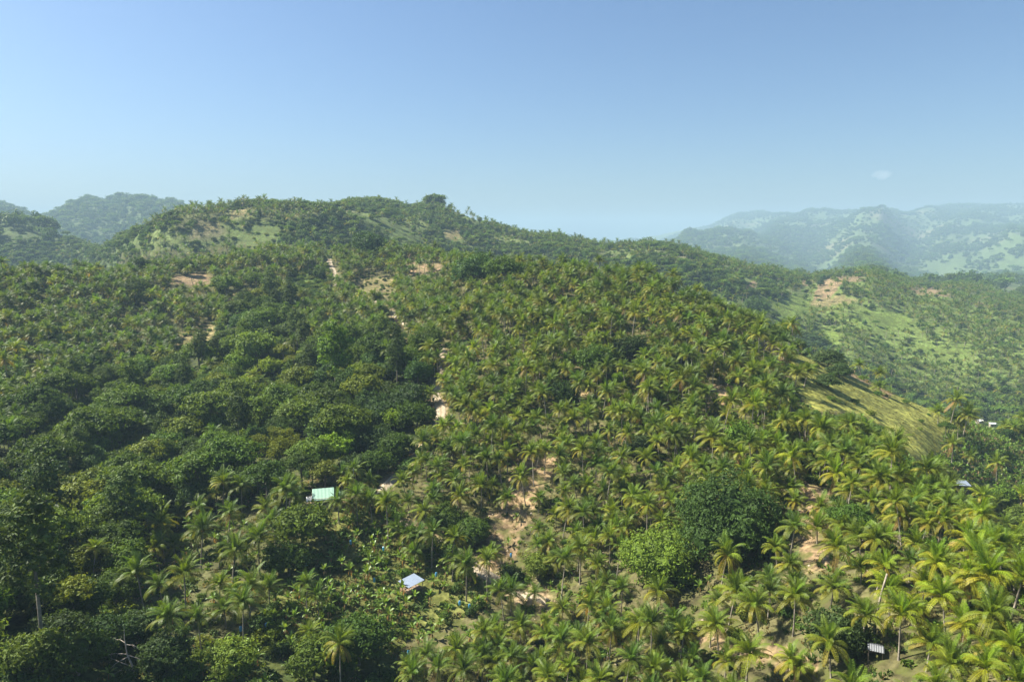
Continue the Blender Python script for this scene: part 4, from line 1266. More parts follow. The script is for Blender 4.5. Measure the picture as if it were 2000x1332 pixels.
# beyond the crest: groves, woods and lone trees ----------------------------
FAR_ROWS = []    # (which, variant, x, y, z, rz, s)
def scatter_mid():
    x, y, rg = grid(8.0, -1150, 1150, 330, 1450, 5)
    r = np.hypot(x, y)
    k = (r > crest_r(x, y) * 1.05) & (r < 1450)
    x, y = x[k], y[k]
    r_all = np.hypot(x, y)
    c = classify_plant(x, y, 8.0)
    n = fbm(x / 75, y / 75, 91, 3)
    n2 = fbm(x / 40, y / 40, 95, 3)
    pp = probs(c, {'hillmix': 0.10, 'palmfar': 0.64, 'meadow': 0.04, 'redsoil': 0.07, 'palmhill': 0.75, 'palmd': 0.92, 'wood': 0.25, 'tan': 0.06})
    pp = np.where(c == CI['palmfar'], pp * (0.25 + 0.9 * sstep(0.32, 0.50, n2)), pp)
    pp = np.where(c == CI['hillmix'], pp + 0.30 * sstep(0.50, 0.62, n2), pp)
    pt = probs(c, {'hillmix': 0.20, 'palmfar': 0.09, 'meadow': 0.01, 'redsoil': 0.06, 'palmhill': 0.10, 'palmd': 0.04, 'wood': 0.7, 'tan': 0.03})
    pt = np.where(c == CI['hillmix'], 0.10 + 0.78 * sstep(0.40, 0.54, 1 - n), pt)
    u = rg.uniform(size=x.shape)
    wl = (x < -150) & (r_all > 950)
    pt = np.where(wl, 0.85, pt); pp = np.where(wl, 0.08, pp)
    k = (u < np.minimum(pp + pt, 0.97)) & seen(x, y, 13) & ~blocked(x, y, 1.0, True)
    ispalm = u < pp
    z = gz(x, y)
    for i in np.nonzero(k)[0]:
        if ispalm[i]:
            v = int(rg.integers(3)) + 3 * int(rg.choice(3, p=[0.80, 0.19, 0.01]))
            FAR_ROWS.append(('palm', v, x[i], y[i], z[i], rg.uniform(0, 6.28), rg.uniform(0.9, 1.25)))
        else:
            v = int(rg.integers(4))
            s = rg.uniform(0.45, 1.0) * (1.0 if c[i] != CI['palmfar'] else 0.8)
            FAR_ROWS.append(('tree', v, x[i], y[i], z[i] - 0.6, rg.uniform(0, 6.28), s))
    # dense scrub on the wooded slopes
    x, y, rg = grid(6.0, -1150, 1150, 330, 1450, 6)
    r = np.hypot(x, y)
    k = (r > crest_r(x, y) * 1.05) & (r < 1450)
    x, y = x[k], y[k]
    c = classify_plant(x, y, 4.0)
    n = fbm(x / 75, y / 75, 91, 3)
    p = probs(c, {'hillmix': 0.30, 'palmfar': 0.16, 'meadow': 0.03, 'redsoil': 0.02, 'palmhill': 0.3, 'wood': 0.4, 'palmd': 0.3})
    p = np.where(c == CI['hillmix'], 0.12 + 0.7 * sstep(0.40, 0.54, 1 - n), p)
    k = (rg.uniform(size=x.shape) < p) & seen(x, y, 5)
    z = gz(x, y)
    for i in np.nonzero(k)[0]:
        FAR_ROWS.append(('shrub', int(rg.integers(4)), x[i], y[i], z[i] - 0.2, rg.uniform(0, 6.28), rg.uniform(0.8, 1.7)))
scatter_mid()
def scatter_far():
    x, y, rg = grid(30.0, -8200, 8200, 1000, 10500, 8, 0.5)
    r = np.hypot(x, y)
    k = (r > 1450) & (r < 9500)
    x, y = x[k], y[k]
    k = seen(x, y, 12)
    x, y = x[k], y[k]
    n = fbm(x / 400, y / 400, 101, 5)
    left = x < 0
    p = np.where(left, 0.85, 0.12 + 0.80 * sstep(0.43, 0.60, n))
    k = rg.uniform(size=x.shape) < p
    x, y = x[k], y[k]
    z = gz(x, y)
    for i in range(len(x)):
        FAR_ROWS.append(('tree', int(rg.integers(4)), x[i], y[i], z[i] - 2.0, rg.uniform(0, 6.28), rg.uniform(1.2, 2.9)))
scatter_far()
# named clumps on the skyline
for px, py, w, n, h in ((852, 396, 26, 14, 1.5), (990, 436, 60, 14, 0.9), (1020, 448, 30, 8, 0.9), (1500, 535, 60, 14, 0.8), (1760, 552, 24, 8, 1.0), (1812, 560, 20, 6, 1.0), (1690, 409, 14, 4, 2.2), (1735, 410, 34, 12, 2.0), (1630, 408, 40, 10, 2.0), (1335, 450, 8, 3, 3.0), (1400, 450, 50, 14, 2.6),
                        (235, 384, 40, 16, 3.0), (280, 388, 40, 14, 2.8), (133, 418, 30, 8, 2.6), (1648, 560, 8, 4, 0.9), (1640, 548, 10, 4, 0.8), (1610, 565, 16, 6, 0.8), (640, 395, 40, 8, 0.8), (1395, 498, 18, 5, 0.9)):
    for i in range(n):
        q = px + (RNG.uniform() - 0.5) * w
        if py > 450 or (640 < px < 1100): x, y, z = crest_hit(q, 880, 1320, RNG.uniform(-4, 14))
        else: x, y, z = hit(q, py + RNG.uniform(4, 10), 0, rmin=640)
        s = h * RNG.uniform(0.8, 1.25)
        FAR_ROWS.append(('tree', int(RNG.integers(4)), x, y, z - 0.8, RNG.uniform(0, 6.28), s))

# ------------------------------------------------------------------ which plants show largest
def shown_area(rows):
    W, H = 1000, 666
    own = np.zeros((H, W), bool)
    area = np.zeros(len(rows))
    P = np.array([(r[3], r[4], r[5] + r[8]) for r in rows]); cr = np.array([r[9] for r in rows])
    px, py, d = project(P[:, 0], P[:, 1], P[:, 2])
    rad = cr / d * F_PX / 2
    px, py = px / 2, py / 2
    for i in np.argsort(d):
        R = max(rad[i], 0.8)
        x0, x1, y0, y1 = int(max(px[i] - R, 0)), int(min(px[i] + R + 1, W)), int(max(py[i] - R, 0)), int(min(py[i] + R + 1, H))
        if x0 >= x1 or y0 >= y1: continue
        yy, xx = np.ogrid[y0:y1, x0:x1]
        m = (xx + 0.5 - px[i]) ** 2 + (yy + 0.5 - py[i]) ** 2 <= R * R
        sub = own[y0:y1, x0:x1]
        area[i] = (m & ~sub).sum()
        sub |= m
    return area, px * 2, py * 2, d
ROWS = PLANTS.rows
AREA, PPX, PPY, PD = shown_area(ROWS)

# ------------------------------------------------------------------ single plants as objects, the rest as masses
N_EACH = 298
N_FRONDED = 240
pick = {}
kinds = np.array([r[0] for r in ROWS])
for kind in ('palm', 'tree', 'banana', 'shrub'):
    idx = np.nonzero((kinds == kind) & (AREA > 2))[0]
    idx = idx[np.argsort(-AREA[idx])][:N_EACH - (4 if kind == 'tree' else 0)]
    pick[kind] = idx
picked = set(int(i) for k in pick for i in pick[k])

def palm_object(i, rank, phrase):
    kind, pal, v, x, y, z, rz, s, ch, cr, label, hero, tilt = ROWS[i]
    look = {'green': 'dark green', 'olive': 'olive green', 'yellow': 'yellow tinged'}[pal]
    size = 'tall ' if v >= 3 and v < 5 else ('short ' if v in (0, 5) else '')
    o = empty('coconut_palm', (x, y, z), rz, s)
    o['px'] = 0
    del o['px']
    tag(o, f'{size}{look} palm, {phrase[0]}palm {phrase[1]}', 'palm tree', 'coconut palms of the plantation')
    o.scale = (s, s, s * (1.02 + 0.17 * math.sin(i * 5.3)))
    o.rotation_euler = (0.09 * math.sin(i * 12.9), 0.09 * math.sin(i * 7.7), rz)
    link('trunk', TRUNK_MESH[v], o)
    top = trunk_pts(v)[0][-1]
    c = (i * 7 + v) % len(CROWN_PLANS)
    if rank < N_FRONDED:
        for a, az, pt, rl, sc in CROWN_PLANS[c]:
            link('frond', frond_mesh(a, pal, rl > 0.02), o, tuple(top), (rl, pt, az), sc)
        link('coconut_cluster', NUT_MESH[i % 2], o, tuple(top))
    else:
        link('crown', crown_mesh(c, pal), o, tuple(top))

ph = relate([(PPX[i], PPY[i]) for i in pick['palm']])
for rank, i in enumerate(pick['palm']): palm_object(int(i), rank, ph[rank])

LOOK = {'forest': 'leafy green', 'mango': 'dark domed', 'light': 'bright green', 'flat': 'flat layered', 'tall': 'tall slim'}
ph = relate([(PPX[i], PPY[i]) for i in pick['tree']])
for rank, i in enumerate(pick['tree']):
    kind, sub, v, x, y, z, rz, s, ch, cr, label, hero, tilt = ROWS[i]
    o = empty('broadleaf_tree', (x, y, z), rz, s)
    tag(o, label or f'{LOOK[sub]} broadleaf tree, {ph[rank][0]}tree {ph[rank][1]}', 'tree', 'broadleaf trees of the hills')
    link('trunk', TREE[sub][v][0], o); link('crown', TREE[sub][v][1], o)
for name, x, y, z, R, (tm, cm), label, cat in SPECIAL:
    o = empty(name, (x, y, z - 0.2), 0.4)
    tag(o, label, cat, 'broadleaf trees of the hills' if cat == 'tree' else None)
    link('canes' if cat == 'bamboo' else 'trunk', tm, o); link('crown', cm, o)

ph = relate([(PPX[i], PPY[i]) for i in pick['banana']])
for rank, i in enumerate(pick['banana']):
    kind, sub, v, x, y, z, rz, s, ch, cr, label, hero, tilt = ROWS[i]
    o = empty('banana_plant', (x, y, z), rz, s)
    tag(o, f'ragged leaved banana plant, {ph[rank][0]}banana {ph[rank][1]}', 'banana plant', 'banana plants of the gardens')
    link('stem', BAN_STEM_MESH[v % 3], o)
    top = (0.05, 0.03, BAN_STEMS[v % 3])
    if rank < 120:
        for k, az, pt, sc in BAN_PLAN[v]:
            link('leaf', BAN_LEAF_MESH[k], o, top, (0, pt, az), sc)
        link('withered_leaf', WITHER_MESH, o, top)
    else:
        link('foliage', BAN_TOP_MESH[v], o, top)

ph = relate([(PPX[i], PPY[i]) for i in pick['shrub']])
for rank, i in enumerate(pick['shrub']):
    kind, sub, v, x, y, z, rz, s, ch, cr, label, hero, tilt = ROWS[i]
    o = link('shrub', TREE['shrub'][v][1], None, (x, y, z), (0, 0, rz), s)
    tag(o, f"{('mid green', 'light green', 'dark green', 'yellow green')[v]} leafy shrub, {ph[rank][0]}shrub {ph[rank][1]}", 'shrub', 'shrubs between the trees')

# masses: points carrying instances of the same plants
def mass(name, sources, rows, lean=0.0):
    """rows: (source index, x, y, z, rz, scale)"""
    if not rows: return
    coll = bpy.data.collections.new(name + '_sources')
    for i, me in enumerate(sources):
        coll.objects.link(bpy.data.objects.new(f'{name}_source_{i:03d}', me))
    A = np.array(rows, float)
    me = bpy.data.meshes.new(name)
    me.vertices.add(len(A))
    me.vertices.foreach_set('co', A[:, 1:4].astype(np.float32).ravel())
    a = me.attributes.new('pick', 'INT', 'POINT'); a.data.foreach_set('value', A[:, 0].astype(np.int32))
    rot = np.zeros((len(A), 3), np.float32); rot[:, 2] = A[:, 4]
    if lean:
        rot[:, 0] = lean * np.sin(np.arange(len(A)) * 12.9); rot[:, 1] = lean * np.sin(np.arange(len(A)) * 7.7)
    a = me.attributes.new('turn', 'FLOAT_VECTOR', 'POINT'); a.data.foreach_set('vector', rot.ravel())
    a = me.attributes.new('size', 'FLOAT', 'POINT'); a.data.foreach_set('value', A[:, 5].astype(np.float32))
    o = link(name, me)
    tag(o, kind='stuff')
    ng = bpy.data.node_groups.new(name, 'GeometryNodeTree')
    ng.interface.new_socket('Geometry', in_out='INPUT', socket_type='NodeSocketGeometry')
    ng.interface.new_socket('Geometry', in_out='OUTPUT', socket_type='NodeSocketGeometry')
    N, L = ng.nodes.new, ng.links.new
    gi, go = N('NodeGroupInput'), N('NodeGroupOutput')
    ci = N('GeometryNodeCollectionInfo'); ci.inputs['Collection'].default_value = coll
    ci.inputs['Separate Children'].default_value = True; ci.inputs['Reset Children'].default_value = True
    ip = N('GeometryNodeInstanceOnPoints'); ip.inputs['Pick Instance'].default_value = True
    def attr(n, t):
        q = N('GeometryNodeInputNamedAttribute'); q.data_type = t; q.inputs['Name'].default_value = n
        return q.outputs['Attribute']
    L(gi.outputs[0], ip.inputs['Points']); L(ci.outputs[0], ip.inputs['Instance'])
    L(attr('pick', 'INT'), ip.inputs['Instance Index'])
    L(attr('turn', 'FLOAT_VECTOR'), ip.inputs['Rotation'])
    L(attr('size', 'FLOAT'), ip.inputs['Scale'])
    L(ip.outputs[0], go.inputs[0])
    md = o.modifiers.new('instances', 'NODES'); md.node_group = ng

rest = [r for i, r in enumerate(ROWS) if i not in picked]
PI_ = {'green': 0, 'olive': 1, 'yellow': 2}
NPV = len(PALM_VAR)
rows = [(PI_[r[1]] * 5 + (r[2] if r[2] < 5 else 0), r[3], r[4], r[5], r[6], r[7] * (0.75 if r[2] == 5 else 1)) for r in rest if r[0] == 'palm']
rows += [(NPV + f[1], *f[2:]) for f in FAR_ROWS if f[0] == 'palm']
mass('palm_grove', PALM_VAR + PALM_LO, rows, 0.09)
src, off = [], {}
for k in ('forest', 'mango', 'light', 'flat', 'tall', 'distant'):
    off[k] = len(src); src += [t[2] for t in TREE[k]]
rows = [(off[r[1]] + r[2], *r[3:8]) for r in rest if r[0] == 'tree']
rows += [(off['distant'] + f[1], *f[2:]) for f in FAR_ROWS if f[0] == 'tree']
mass('woodland', src, rows)
rows = [(r[2], *r[3:8]) for r in rest if r[0] == 'shrub'] + [(f[1], *f[2:]) for f in FAR_ROWS if f[0] == 'shrub']
mass('scrub', [t[1] for t in TREE['shrub']], rows)
mass('banana_grove', BAN_VAR, [(r[2], *r[3:8]) for r in rest if r[0] == 'banana'])

def weeds():
    x, y, rg = grid(1.75, -260, 260, 45, 360, 9, 0.5)
    near = np.hypot(x, y) < crest_r(x, y) * 1.03
    x, y = x[near], y[near]
    c = classify(x, y, 0.5)
    p = probs(c, {'banana': 0.85, 'bush': 0.7, 'palm': 0.9, 'lush': 0.6, 'tan': 0.3, 'spur': 0.6, 'soil': 0.22, 'rflank': 0.6, 'grass': 0.28, 'bananar': 0.7, 'forest': 0.1, 'palmd': 0.3})
    n = fbm(x / 9, y / 9, 111, 3)
    p = np.where(c == CI['palm'], p * (0.3 + 0.7 * sstep(0.36, 0.52, n)), p)
    k = (rg.uniform(size=x.shape) < p) & (road_dist(x, y) > 2.3) & ~blocked(x, y, -1.2)
    x, y, c = x[k], y[k], c[k]
    k = seen(x, y, 1.0)
    x, y, c = x[k], y[k], c[k]
    z = gz(x, y)
    w = rg.integers(0, 5, len(x))
    w = np.where((c == CI['soil']) & (rg.uniform(size=len(x)) < 0.7), 3, w)
    w = np.where(c == CI['grass'], np.where(w % 2 == 0, 5, 1), w)
    s = rg.uniform(0.6, 1.2, len(x)) * np.where(c == CI['grass'], 0.6, 1.0)
    mass('weeds', WEEDS, list(zip(w, x, y, z, rg.uniform(0, 6.28, len(x)), s)))
weeds()

# ------------------------------------------------------------------ buildings and small things
WOODC, TINC = (0.30, 0.22, 0.15), (0.46, 0.50, 0.55)
def sheet_roof(L, W, z0, z1, col, thick=0.05, pitch=0.34, amp_=0.035, over=0.0):
    """corrugated sheet, L along x, falling from z1 at +y to z0 at -y"""
    mb = MB()
    n = max(int(L / pitch) * 2, 8)
    v, f = [], []
    for i in range(n + 1):
        x = -L / 2 + L * i / n
        a = amp_ * (1 if i % 2 else -1)
        for y, z in ((-W / 2, z0), (W / 2, z1)):
            v += [(x, y, z + a + thick), (x, y, z + a)]
    for i in range(n):
        a, b = i * 4, i * 4 + 4
        f += [(a, b, b + 2, a + 2), (a + 1, a + 3, b + 3, b + 1), (a, a + 1, b + 1, b), (a + 2, b + 2, b + 3, a + 3)]
    f += [(0, 2, 3, 1), (n * 4, n * 4 + 1, n * 4 + 3, n * 4 + 2)]
    mb.add(v, f, col)
    return mb

def hut():
    x, y, z = hit(804, 1143, 1.6)
    o = empty('open_hut', (x, y, z), math.radians(50), 0.86)
    tag(o, 'open wooden hut under a pale blue grey tin roof in the banana garden', 'hut')
    link('roof', sheet_roof(5.6, 4.2, 2.75, 3.2, (0.16, 0.20, 0.27)).mesh('roof', M_TIN), o)
    for px_, py_ in ((-2.4, -1.7), (0, -1.7), (2.4, -1.7), (-2.4, 1.7), (0, 1.7), (2.4, 1.7)):
        h = 2.75 + (py_ + 2.1) / 4.2 * 0.45
        link('post', MB().box((0, 0, h / 2 - 0.6), (0.13, 0.13, h + 1.2), (0.36, 0.27, 0.18)).mesh('post', M_WOOD), o, (px_, py_, 0))
    for yy in (-1.4, -0.85, -0.3, 0.25, 0.8, 1.35):
        link('floor_board', MB().box((0, 0, 0), (4.9, 0.5, 0.06), (0.26, 0.19, 0.13)).mesh('floor_board', M_WOOD), o, (0, yy, 0.62))
    for zz, c in ((0.92, (0.38, 0.26, 0.15)), (1.14, (0.42, 0.29, 0.17)), (1.36, (0.36, 0.25, 0.15))):
        link('wall_board', MB().box((0, 0, 0), (0.05, 3.5, 0.2), c).mesh('wall_board', M_WOOD), o, (-2.5, 0, zz))
        link('wall_board', MB().box((0, 0, 0), (2.4, 0.05, 0.2), c).mesh('wall_board', M_WOOD), o, (-1.2, -1.8, zz))
    link('bench', MB().box((0, 0, 0.98), (4.2, 0.45, 0.06), (0.30, 0.22, 0.15)).box((-1.8, 0, 0.8), (0.08, 0.4, 0.34), WOODC).box((1.8, 0, 0.8), (0.08, 0.4, 0.34), WOODC).mesh('bench', M_WOOD), o, (0, 1.4, 0))
    link('rafter', MB().box((-2.4, 0, 2.86), (0.1, 4.2, 0.12), WOODC, 0, np.array(Euler((math.atan2(0.45, 4.2), 0, 0)).to_matrix())).mesh('rafter', M_WOOD), o)
    link('rafter', MB().box((2.4, 0, 2.86), (0.1, 4.2, 0.12), WOODC, 0, np.array(Euler((math.atan2(0.45, 4.2), 0, 0)).to_matrix())).mesh('rafter', M_WOOD), o)
hut()

def wall_box(o, name, c, s, col, mat=None):
    link(name, MB().box((0, 0, 0), s, col).mesh(name, mat or M_WALL), o, c)

def house():
    x, y, z = hit(632, 985, 0.5)
    o = empty('green_roofed_house', (x, y, z), math.radians(14))
    tag(o, 'small house with pale sea green sheet roof beside the valley road', 'house')
    L, W = 5.0, 4.2
    WC = (0.42, 0.36, 0.28)
    link('roof', sheet_roof(L + 0.7, W + 0.8, 2.55, 3.9, (0.16, 0.29, 0.22)).mesh('roof', M_PAINT), o)
    wall_box(o, 'wall', (0, -W / 2, 0.9), (L, 0.14, 3.8), WC)
    wall_box(o, 'wall', (0, W / 2 - 0.07, 1.15), (L, 0.14, 4.2), WC)
    wall_box(o, 'wall', (-L / 2 + 0.07, -0.03, 0.9), (0.14, W - 0.2, 3.7), (0.62, 0.60, 0.56))
    wall_box(o, 'wall', (L / 2 - 0.07, -0.03, 0.9), (0.14, W - 0.2, 3.7), WC)
    d = link('door', MB().box((0, 0, 0), (0.95, 0.08, 2.0), (0.16, 0.10, 0.06)).mesh('door', M_WOOD), o, (-1.2, -W / 2 - 0.09, 1.0))
    link('handle', MB().box((0.34, -0.06, 0), (0.06, 0.05, 0.16), (0.5, 0.5, 0.5)).mesh('handle', M_TIN), d)
    for wx in (0.4, 1.75):
        w = link('window', MB().box((0, 0, 0), (1.0, 0.06, 0.9), (0.03, 0.035, 0.04)).mesh('window', M_DARK), o, (wx, -W / 2 - 0.08, 1.6))
        link('frame', MB().box((0, -0.03, 0.49), (1.16, 0.1, 0.09), (0.5, 0.45, 0.38)).box((0, -0.03, -0.49), (1.16, 0.1, 0.09), (0.5, 0.45, 0.38)).box((-0.54, -0.03, 0), (0.09, 0.1, 0.89), (0.5, 0.45, 0.38)).box((0.54, -0.03, 0), (0.09, 0.1, 0.89), (0.5, 0.45, 0.38)).mesh('frame', M_WOOD), w)
    link('annexe_roof', sheet_roof(2.2, 3.4, 2.3, 3.0, (0.12, 0.22, 0.17)).mesh('annexe_roof', M_PAINT), o, (L / 2 + 1.65, -0.2, 0))
    wall_box(o, 'annexe_wall', (L / 2 + 1.3, -1.5, 0.65), (1.9, 0.12, 3.2), (0.30, 0.24, 0.17))
    link('awning', sheet_roof(1.8, 3.2, 2.05, 2.4, (0.55, 0.55, 0.54)).mesh('awning', M_TIN), o, (-L / 2 - 1.0, -0.4, 0))
    for py_ in (-1.8, 1.0):
        link('awning_post', MB().box((0, 0, 0.6), (0.1, 0.1, 3.2), (0.55, 0.52, 0.46)).mesh('awning_post', M_WOOD), o, (-L / 2 - 1.75, py_, 0))
    # white block wall below the front
    xb, yb, zb = hit(615, 990, 0.8)
    b = empty('white_block_wall', (xb, yb, zb), math.radians(10))
    tag(b, 'short whitewashed block wall in front of the green roofed house', 'wall')
    for r_ in range(6):
        for c_ in range(6):
            link('block', MB().box((0, 0, 0), (0.46, 0.18, 0.30), np.array((0.62, 0.60, 0.56)) * random.uniform(0.75, 1.1)).mesh('block', M_WALL), b, (-1.2 + c_ * 0.48 + (r_ % 2) * 0.12, 0, 0.05 + r_ * 0.32))
    # yellow plastic drum
    xb, yb, zb = hit(634, 982, 0.5)
    dr = empty('yellow_tarpaulin', (xb, yb, zb), 0.3)
    tag(dr, 'crumpled bright yellow tarpaulin beside the house front', 'tarpaulin')
    mb = MB(); v, f = [], []
    for i in range(6):
        for j in range(6):
            v.append(((i - 2.5) * 0.4, (j - 2.5) * 0.34, 0.75 + 0.35 * random.uniform(-1, 1) - 0.08 * ((i - 2.5) ** 2 + (j - 2.5) ** 2) / 2))
    for i in range(5):
        for j in range(5): f.append((i * 6 + j, i * 6 + j + 1, i * 6 + j + 7, i * 6 + j + 6))
    link('sheet', mb.add(v, f, (0.60, 0.55, 0.03)).mesh('sheet', M_PLASTIC), dr)
house()

def simple_house(name, px, py, h, L, W, rz, wallc, roofc, label, gable=True, mat=None, cat='house', rmin=40, drop=0.0):
    x, y, z = hit(px, py, h, rmin) if rmin < 650 else crest_hit(px, 880, 1320, py - 464 if py < 480 else 8)
    o = empty(name, (x, y, z - drop), rz)
    tag(o, label, cat)
    H = 2.5
    m = mat or M_TIN
    for s in (-1, 1):
        wall_box(o, 'wall', (0, s * W / 2, 0.4), (L, 0.14, 4.2), wallc)
        wall_box(o, 'wall', (s * (L / 2 - 0.07), 0, 0.4), (0.14, W - 0.16, 4.2), wallc)
        if gable:
            r = link('roof_sheet', sheet_roof(L + 0.8, W / 2 + 0.5, 0, W * 0.22, roofc).mesh('roof_sheet', m), o, (0, -s * (W / 4 + 0.22), H), (0, 0, 0 if s > 0 else math.pi))
    if not gable:
        link('roof', sheet_roof(L + 0.8, W + 0.8, 0, W * 0.18, roofc).mesh('roof', m), o, (0, 0, H))
    link('door', MB().box((0, 0, 0), (0.9, 0.06, 1.9), (0.12, 0.09, 0.06)).mesh('door', M_WOOD), o, (-L * 0.2, -W / 2 - 0.11, 0.95))
    w = link('window', MB().box((0, 0, 0), (1.0, 0.06, 0.8), (0.03, 0.035, 0.04)).mesh('window', M_DARK), o, (L * 0.2, -W / 2 - 0.11, 1.5))
    link('sill', MB().box((0, -0.04, -0.46), (1.2, 0.16, 0.08), (0.5, 0.48, 0.44)).mesh('sill', M_WALL), w)
    return o

def shed():
    x, y, z = hit(1709, 1277, 0.6)
    o = empty('grey_shed', (x, y, z), math.radians(-25), 0.8)
    tag(o, 'small shed with grey tin roof sheets beside a domed tree', 'shed')
    for s in (-1, 1):
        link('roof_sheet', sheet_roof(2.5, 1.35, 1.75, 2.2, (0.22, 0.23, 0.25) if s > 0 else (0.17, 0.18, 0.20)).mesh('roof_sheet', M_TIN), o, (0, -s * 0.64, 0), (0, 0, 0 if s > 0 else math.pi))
    for a, b in ((-1.05, -1.0), (1.05, -1.0), (-1.05, 1.0), (1.05, 1.0)):
        link('post', MB().box((0, 0, 0.5), (0.1, 0.1, 2.5), WOODC).mesh('post', M_WOOD), o, (a, b, 0))
    for k in range(5):
        link('wall_board', MB().box((0, 0, 0), (2.1, 0.05, 0.24), np.array(WOODC) * random.uniform(0.6, 0.9)).mesh('wall_board', M_WOOD), o, (0, 1.03, 0.2 + k * 0.27))
        link('wall_board', MB().box((0, 0, 0), (0.05, 1.9, 0.24), np.array(WOODC) * random.uniform(0.6, 0.9)).mesh('wall_board', M_WOOD), o, (-1.08, 0, 0.2 + k * 0.27))
shed()
simple_house('valley_house', 1877, 946, 2.5, 3.9, 3.0, math.radians(-8), (0.22, 0.18, 0.13), (0.22, 0.26, 0.32), 'hut with blue grey tin roof in the valley right of the palms', False)
simple_house('white_roofed_house', 1912, 822, 2.5, 5.0, 3.6, math.radians(25), (0.30, 0.27, 0.23), (0.55, 0.54, 0.52), 'house with bright white gable roof behind the grassy spur', True, M_PAINT, rmin=300)
simple_house('pale_roofed_house', 1940, 828, 2.5, 5.0, 2.8, math.radians(-10), (0.28, 0.25, 0.20), (0.36, 0.38, 0.38), 'low pale roofed house right of the white roofed house', False, M_PAINT, rmin=300)
simple_house('long_barn', 788, 622, 2.2, 8.0, 4.0, math.radians(-6), (0.22, 0.16, 0.13), (0.25, 0.22, 0.23), 'long barn with pinkish tin roof half hidden by trees', False, rmin=200)
simple_house('hilltop_house', 1648, 532, 2.5, 14, 7.0, 0.1, (0.16, 0.15, 0.14), (0.36, 0.36, 0.36), 'long dark house on top of the bare soil hill', False, rmin=700)
simple_house('white_hill_house', 1750, 543, 2.5, 9.0, 6.0, 0.2, (0.78, 0.77, 0.74), (0.66, 0.66, 0.64), 'white house beside a dark tree on the right hill', True, M_PAINT, rmin=700)
simple_house('ridge_house', 1113, 470, 2.5, 8, 6, 0.0, (0.8, 0.8, 0.78), (0.75, 0.75, 0.72), 'leftmost white house in the row on the far ridge', True, M_PAINT, rmin=700)
simple_house('ridge_house', 1119, 472, 2.5, 9, 6, 0.3, (0.7, 0.68, 0.64), (0.5, 0.5, 0.5), 'wide middle house in the row on the far ridge', True, M_PAINT, rmin=700)
simple_house('ridge_house', 1125, 473, 2.5, 8, 6, -0.2, (0.85, 0.85, 0.83), (0.8, 0.8, 0.78), 'brightest white house in the row on the far ridge', True, M_PAINT, rmin=700)
simple_house('ridge_house', 1131, 472, 2.5, 9, 6, 0.2, (0.7, 0.66, 0.6), (0.55, 0.52, 0.5), 'rightmost tan house in the row on the far ridge', True, M_PAINT, rmin=700)
simple_house('slope_house', 708, 520, 2.5, 8, 6, 0.2, (0.62, 0.6, 0.58), (0.5, 0.5, 0.5), 'small pale house on the wooded back hill', True, M_PAINT, rmin=700)
simple_house('saddle_house', 1412, 508, 2.5, 8, 6, 0.1, (0.72, 0.7, 0.66), (0.6, 0.6, 0.58), 'small white house on the green ridge between the hills', True, M_PAINT, rmin=700)

# two spire-like conifers by the ridge houses
def spire(px, py, h, label, lean):
    x, y, z = crest_hit(px, 880, 1320, 0)
    o = empty('conifer_tree', (x, y, z), 0)
    tag(o, label, 'tree')
    link('trunk', MB().tube([(0, 0, -1), (0, 0, h * 0.97)], [0.35, 0.06], 6, TBARK).mesh('trunk', M_BARK), o)
    lob = [(lean * math.sin(t * 5) * 0.8, 0, h * (0.25 + 0.72 * t), 1.9 * (1 - t) + 0.45, 1.9 * (1 - t) + 0.45, h * 0.07) for t in np.linspace(0, 1, 9)]
    link('crown', leafy(lob, 700, 0.55, DK, 9 + int(px), core=0.6).mesh('crown', M_LEAF), o)
spire(1121, 470, 17, 'pointed dark conifer above the ridge houses', 0.4)
spire(1133, 471, 16, 'crooked tiered conifer right of the ridge houses', 1.8)

# headless palm trunks and a bare pole
def bare_trunk(px, py, h, lean, name, label, r=0.17, cat='dead palm'):
    x, y, z = hit(px, py, 0)
    t = np.linspace(0, 1, 6)
    pts = np.stack([lean[0] * t * t, lean[1] * t, -1.0 + t * (h + 1.0)], -1)
    o = link(name, MB().tube(pts, np.interp(t, [0, 0.2, 1], [r * 1.5, r, r * 0.8]), 7, (0.25, 0.215, 0.165)).mesh(name, M_BARK, True), None, (x, y, z))
    tag(o, label, cat)
bare_trunk(1707, 1245, 9.5, (1.3, 0.4), 'headless_palm', 'bare headless palm trunk leaning above the grey shed')
bare_trunk(240, 1178, 5.5, (-1.2, 0.0), 'headless_palm', 'short bare pole leaning left at the forest edge', 0.12)

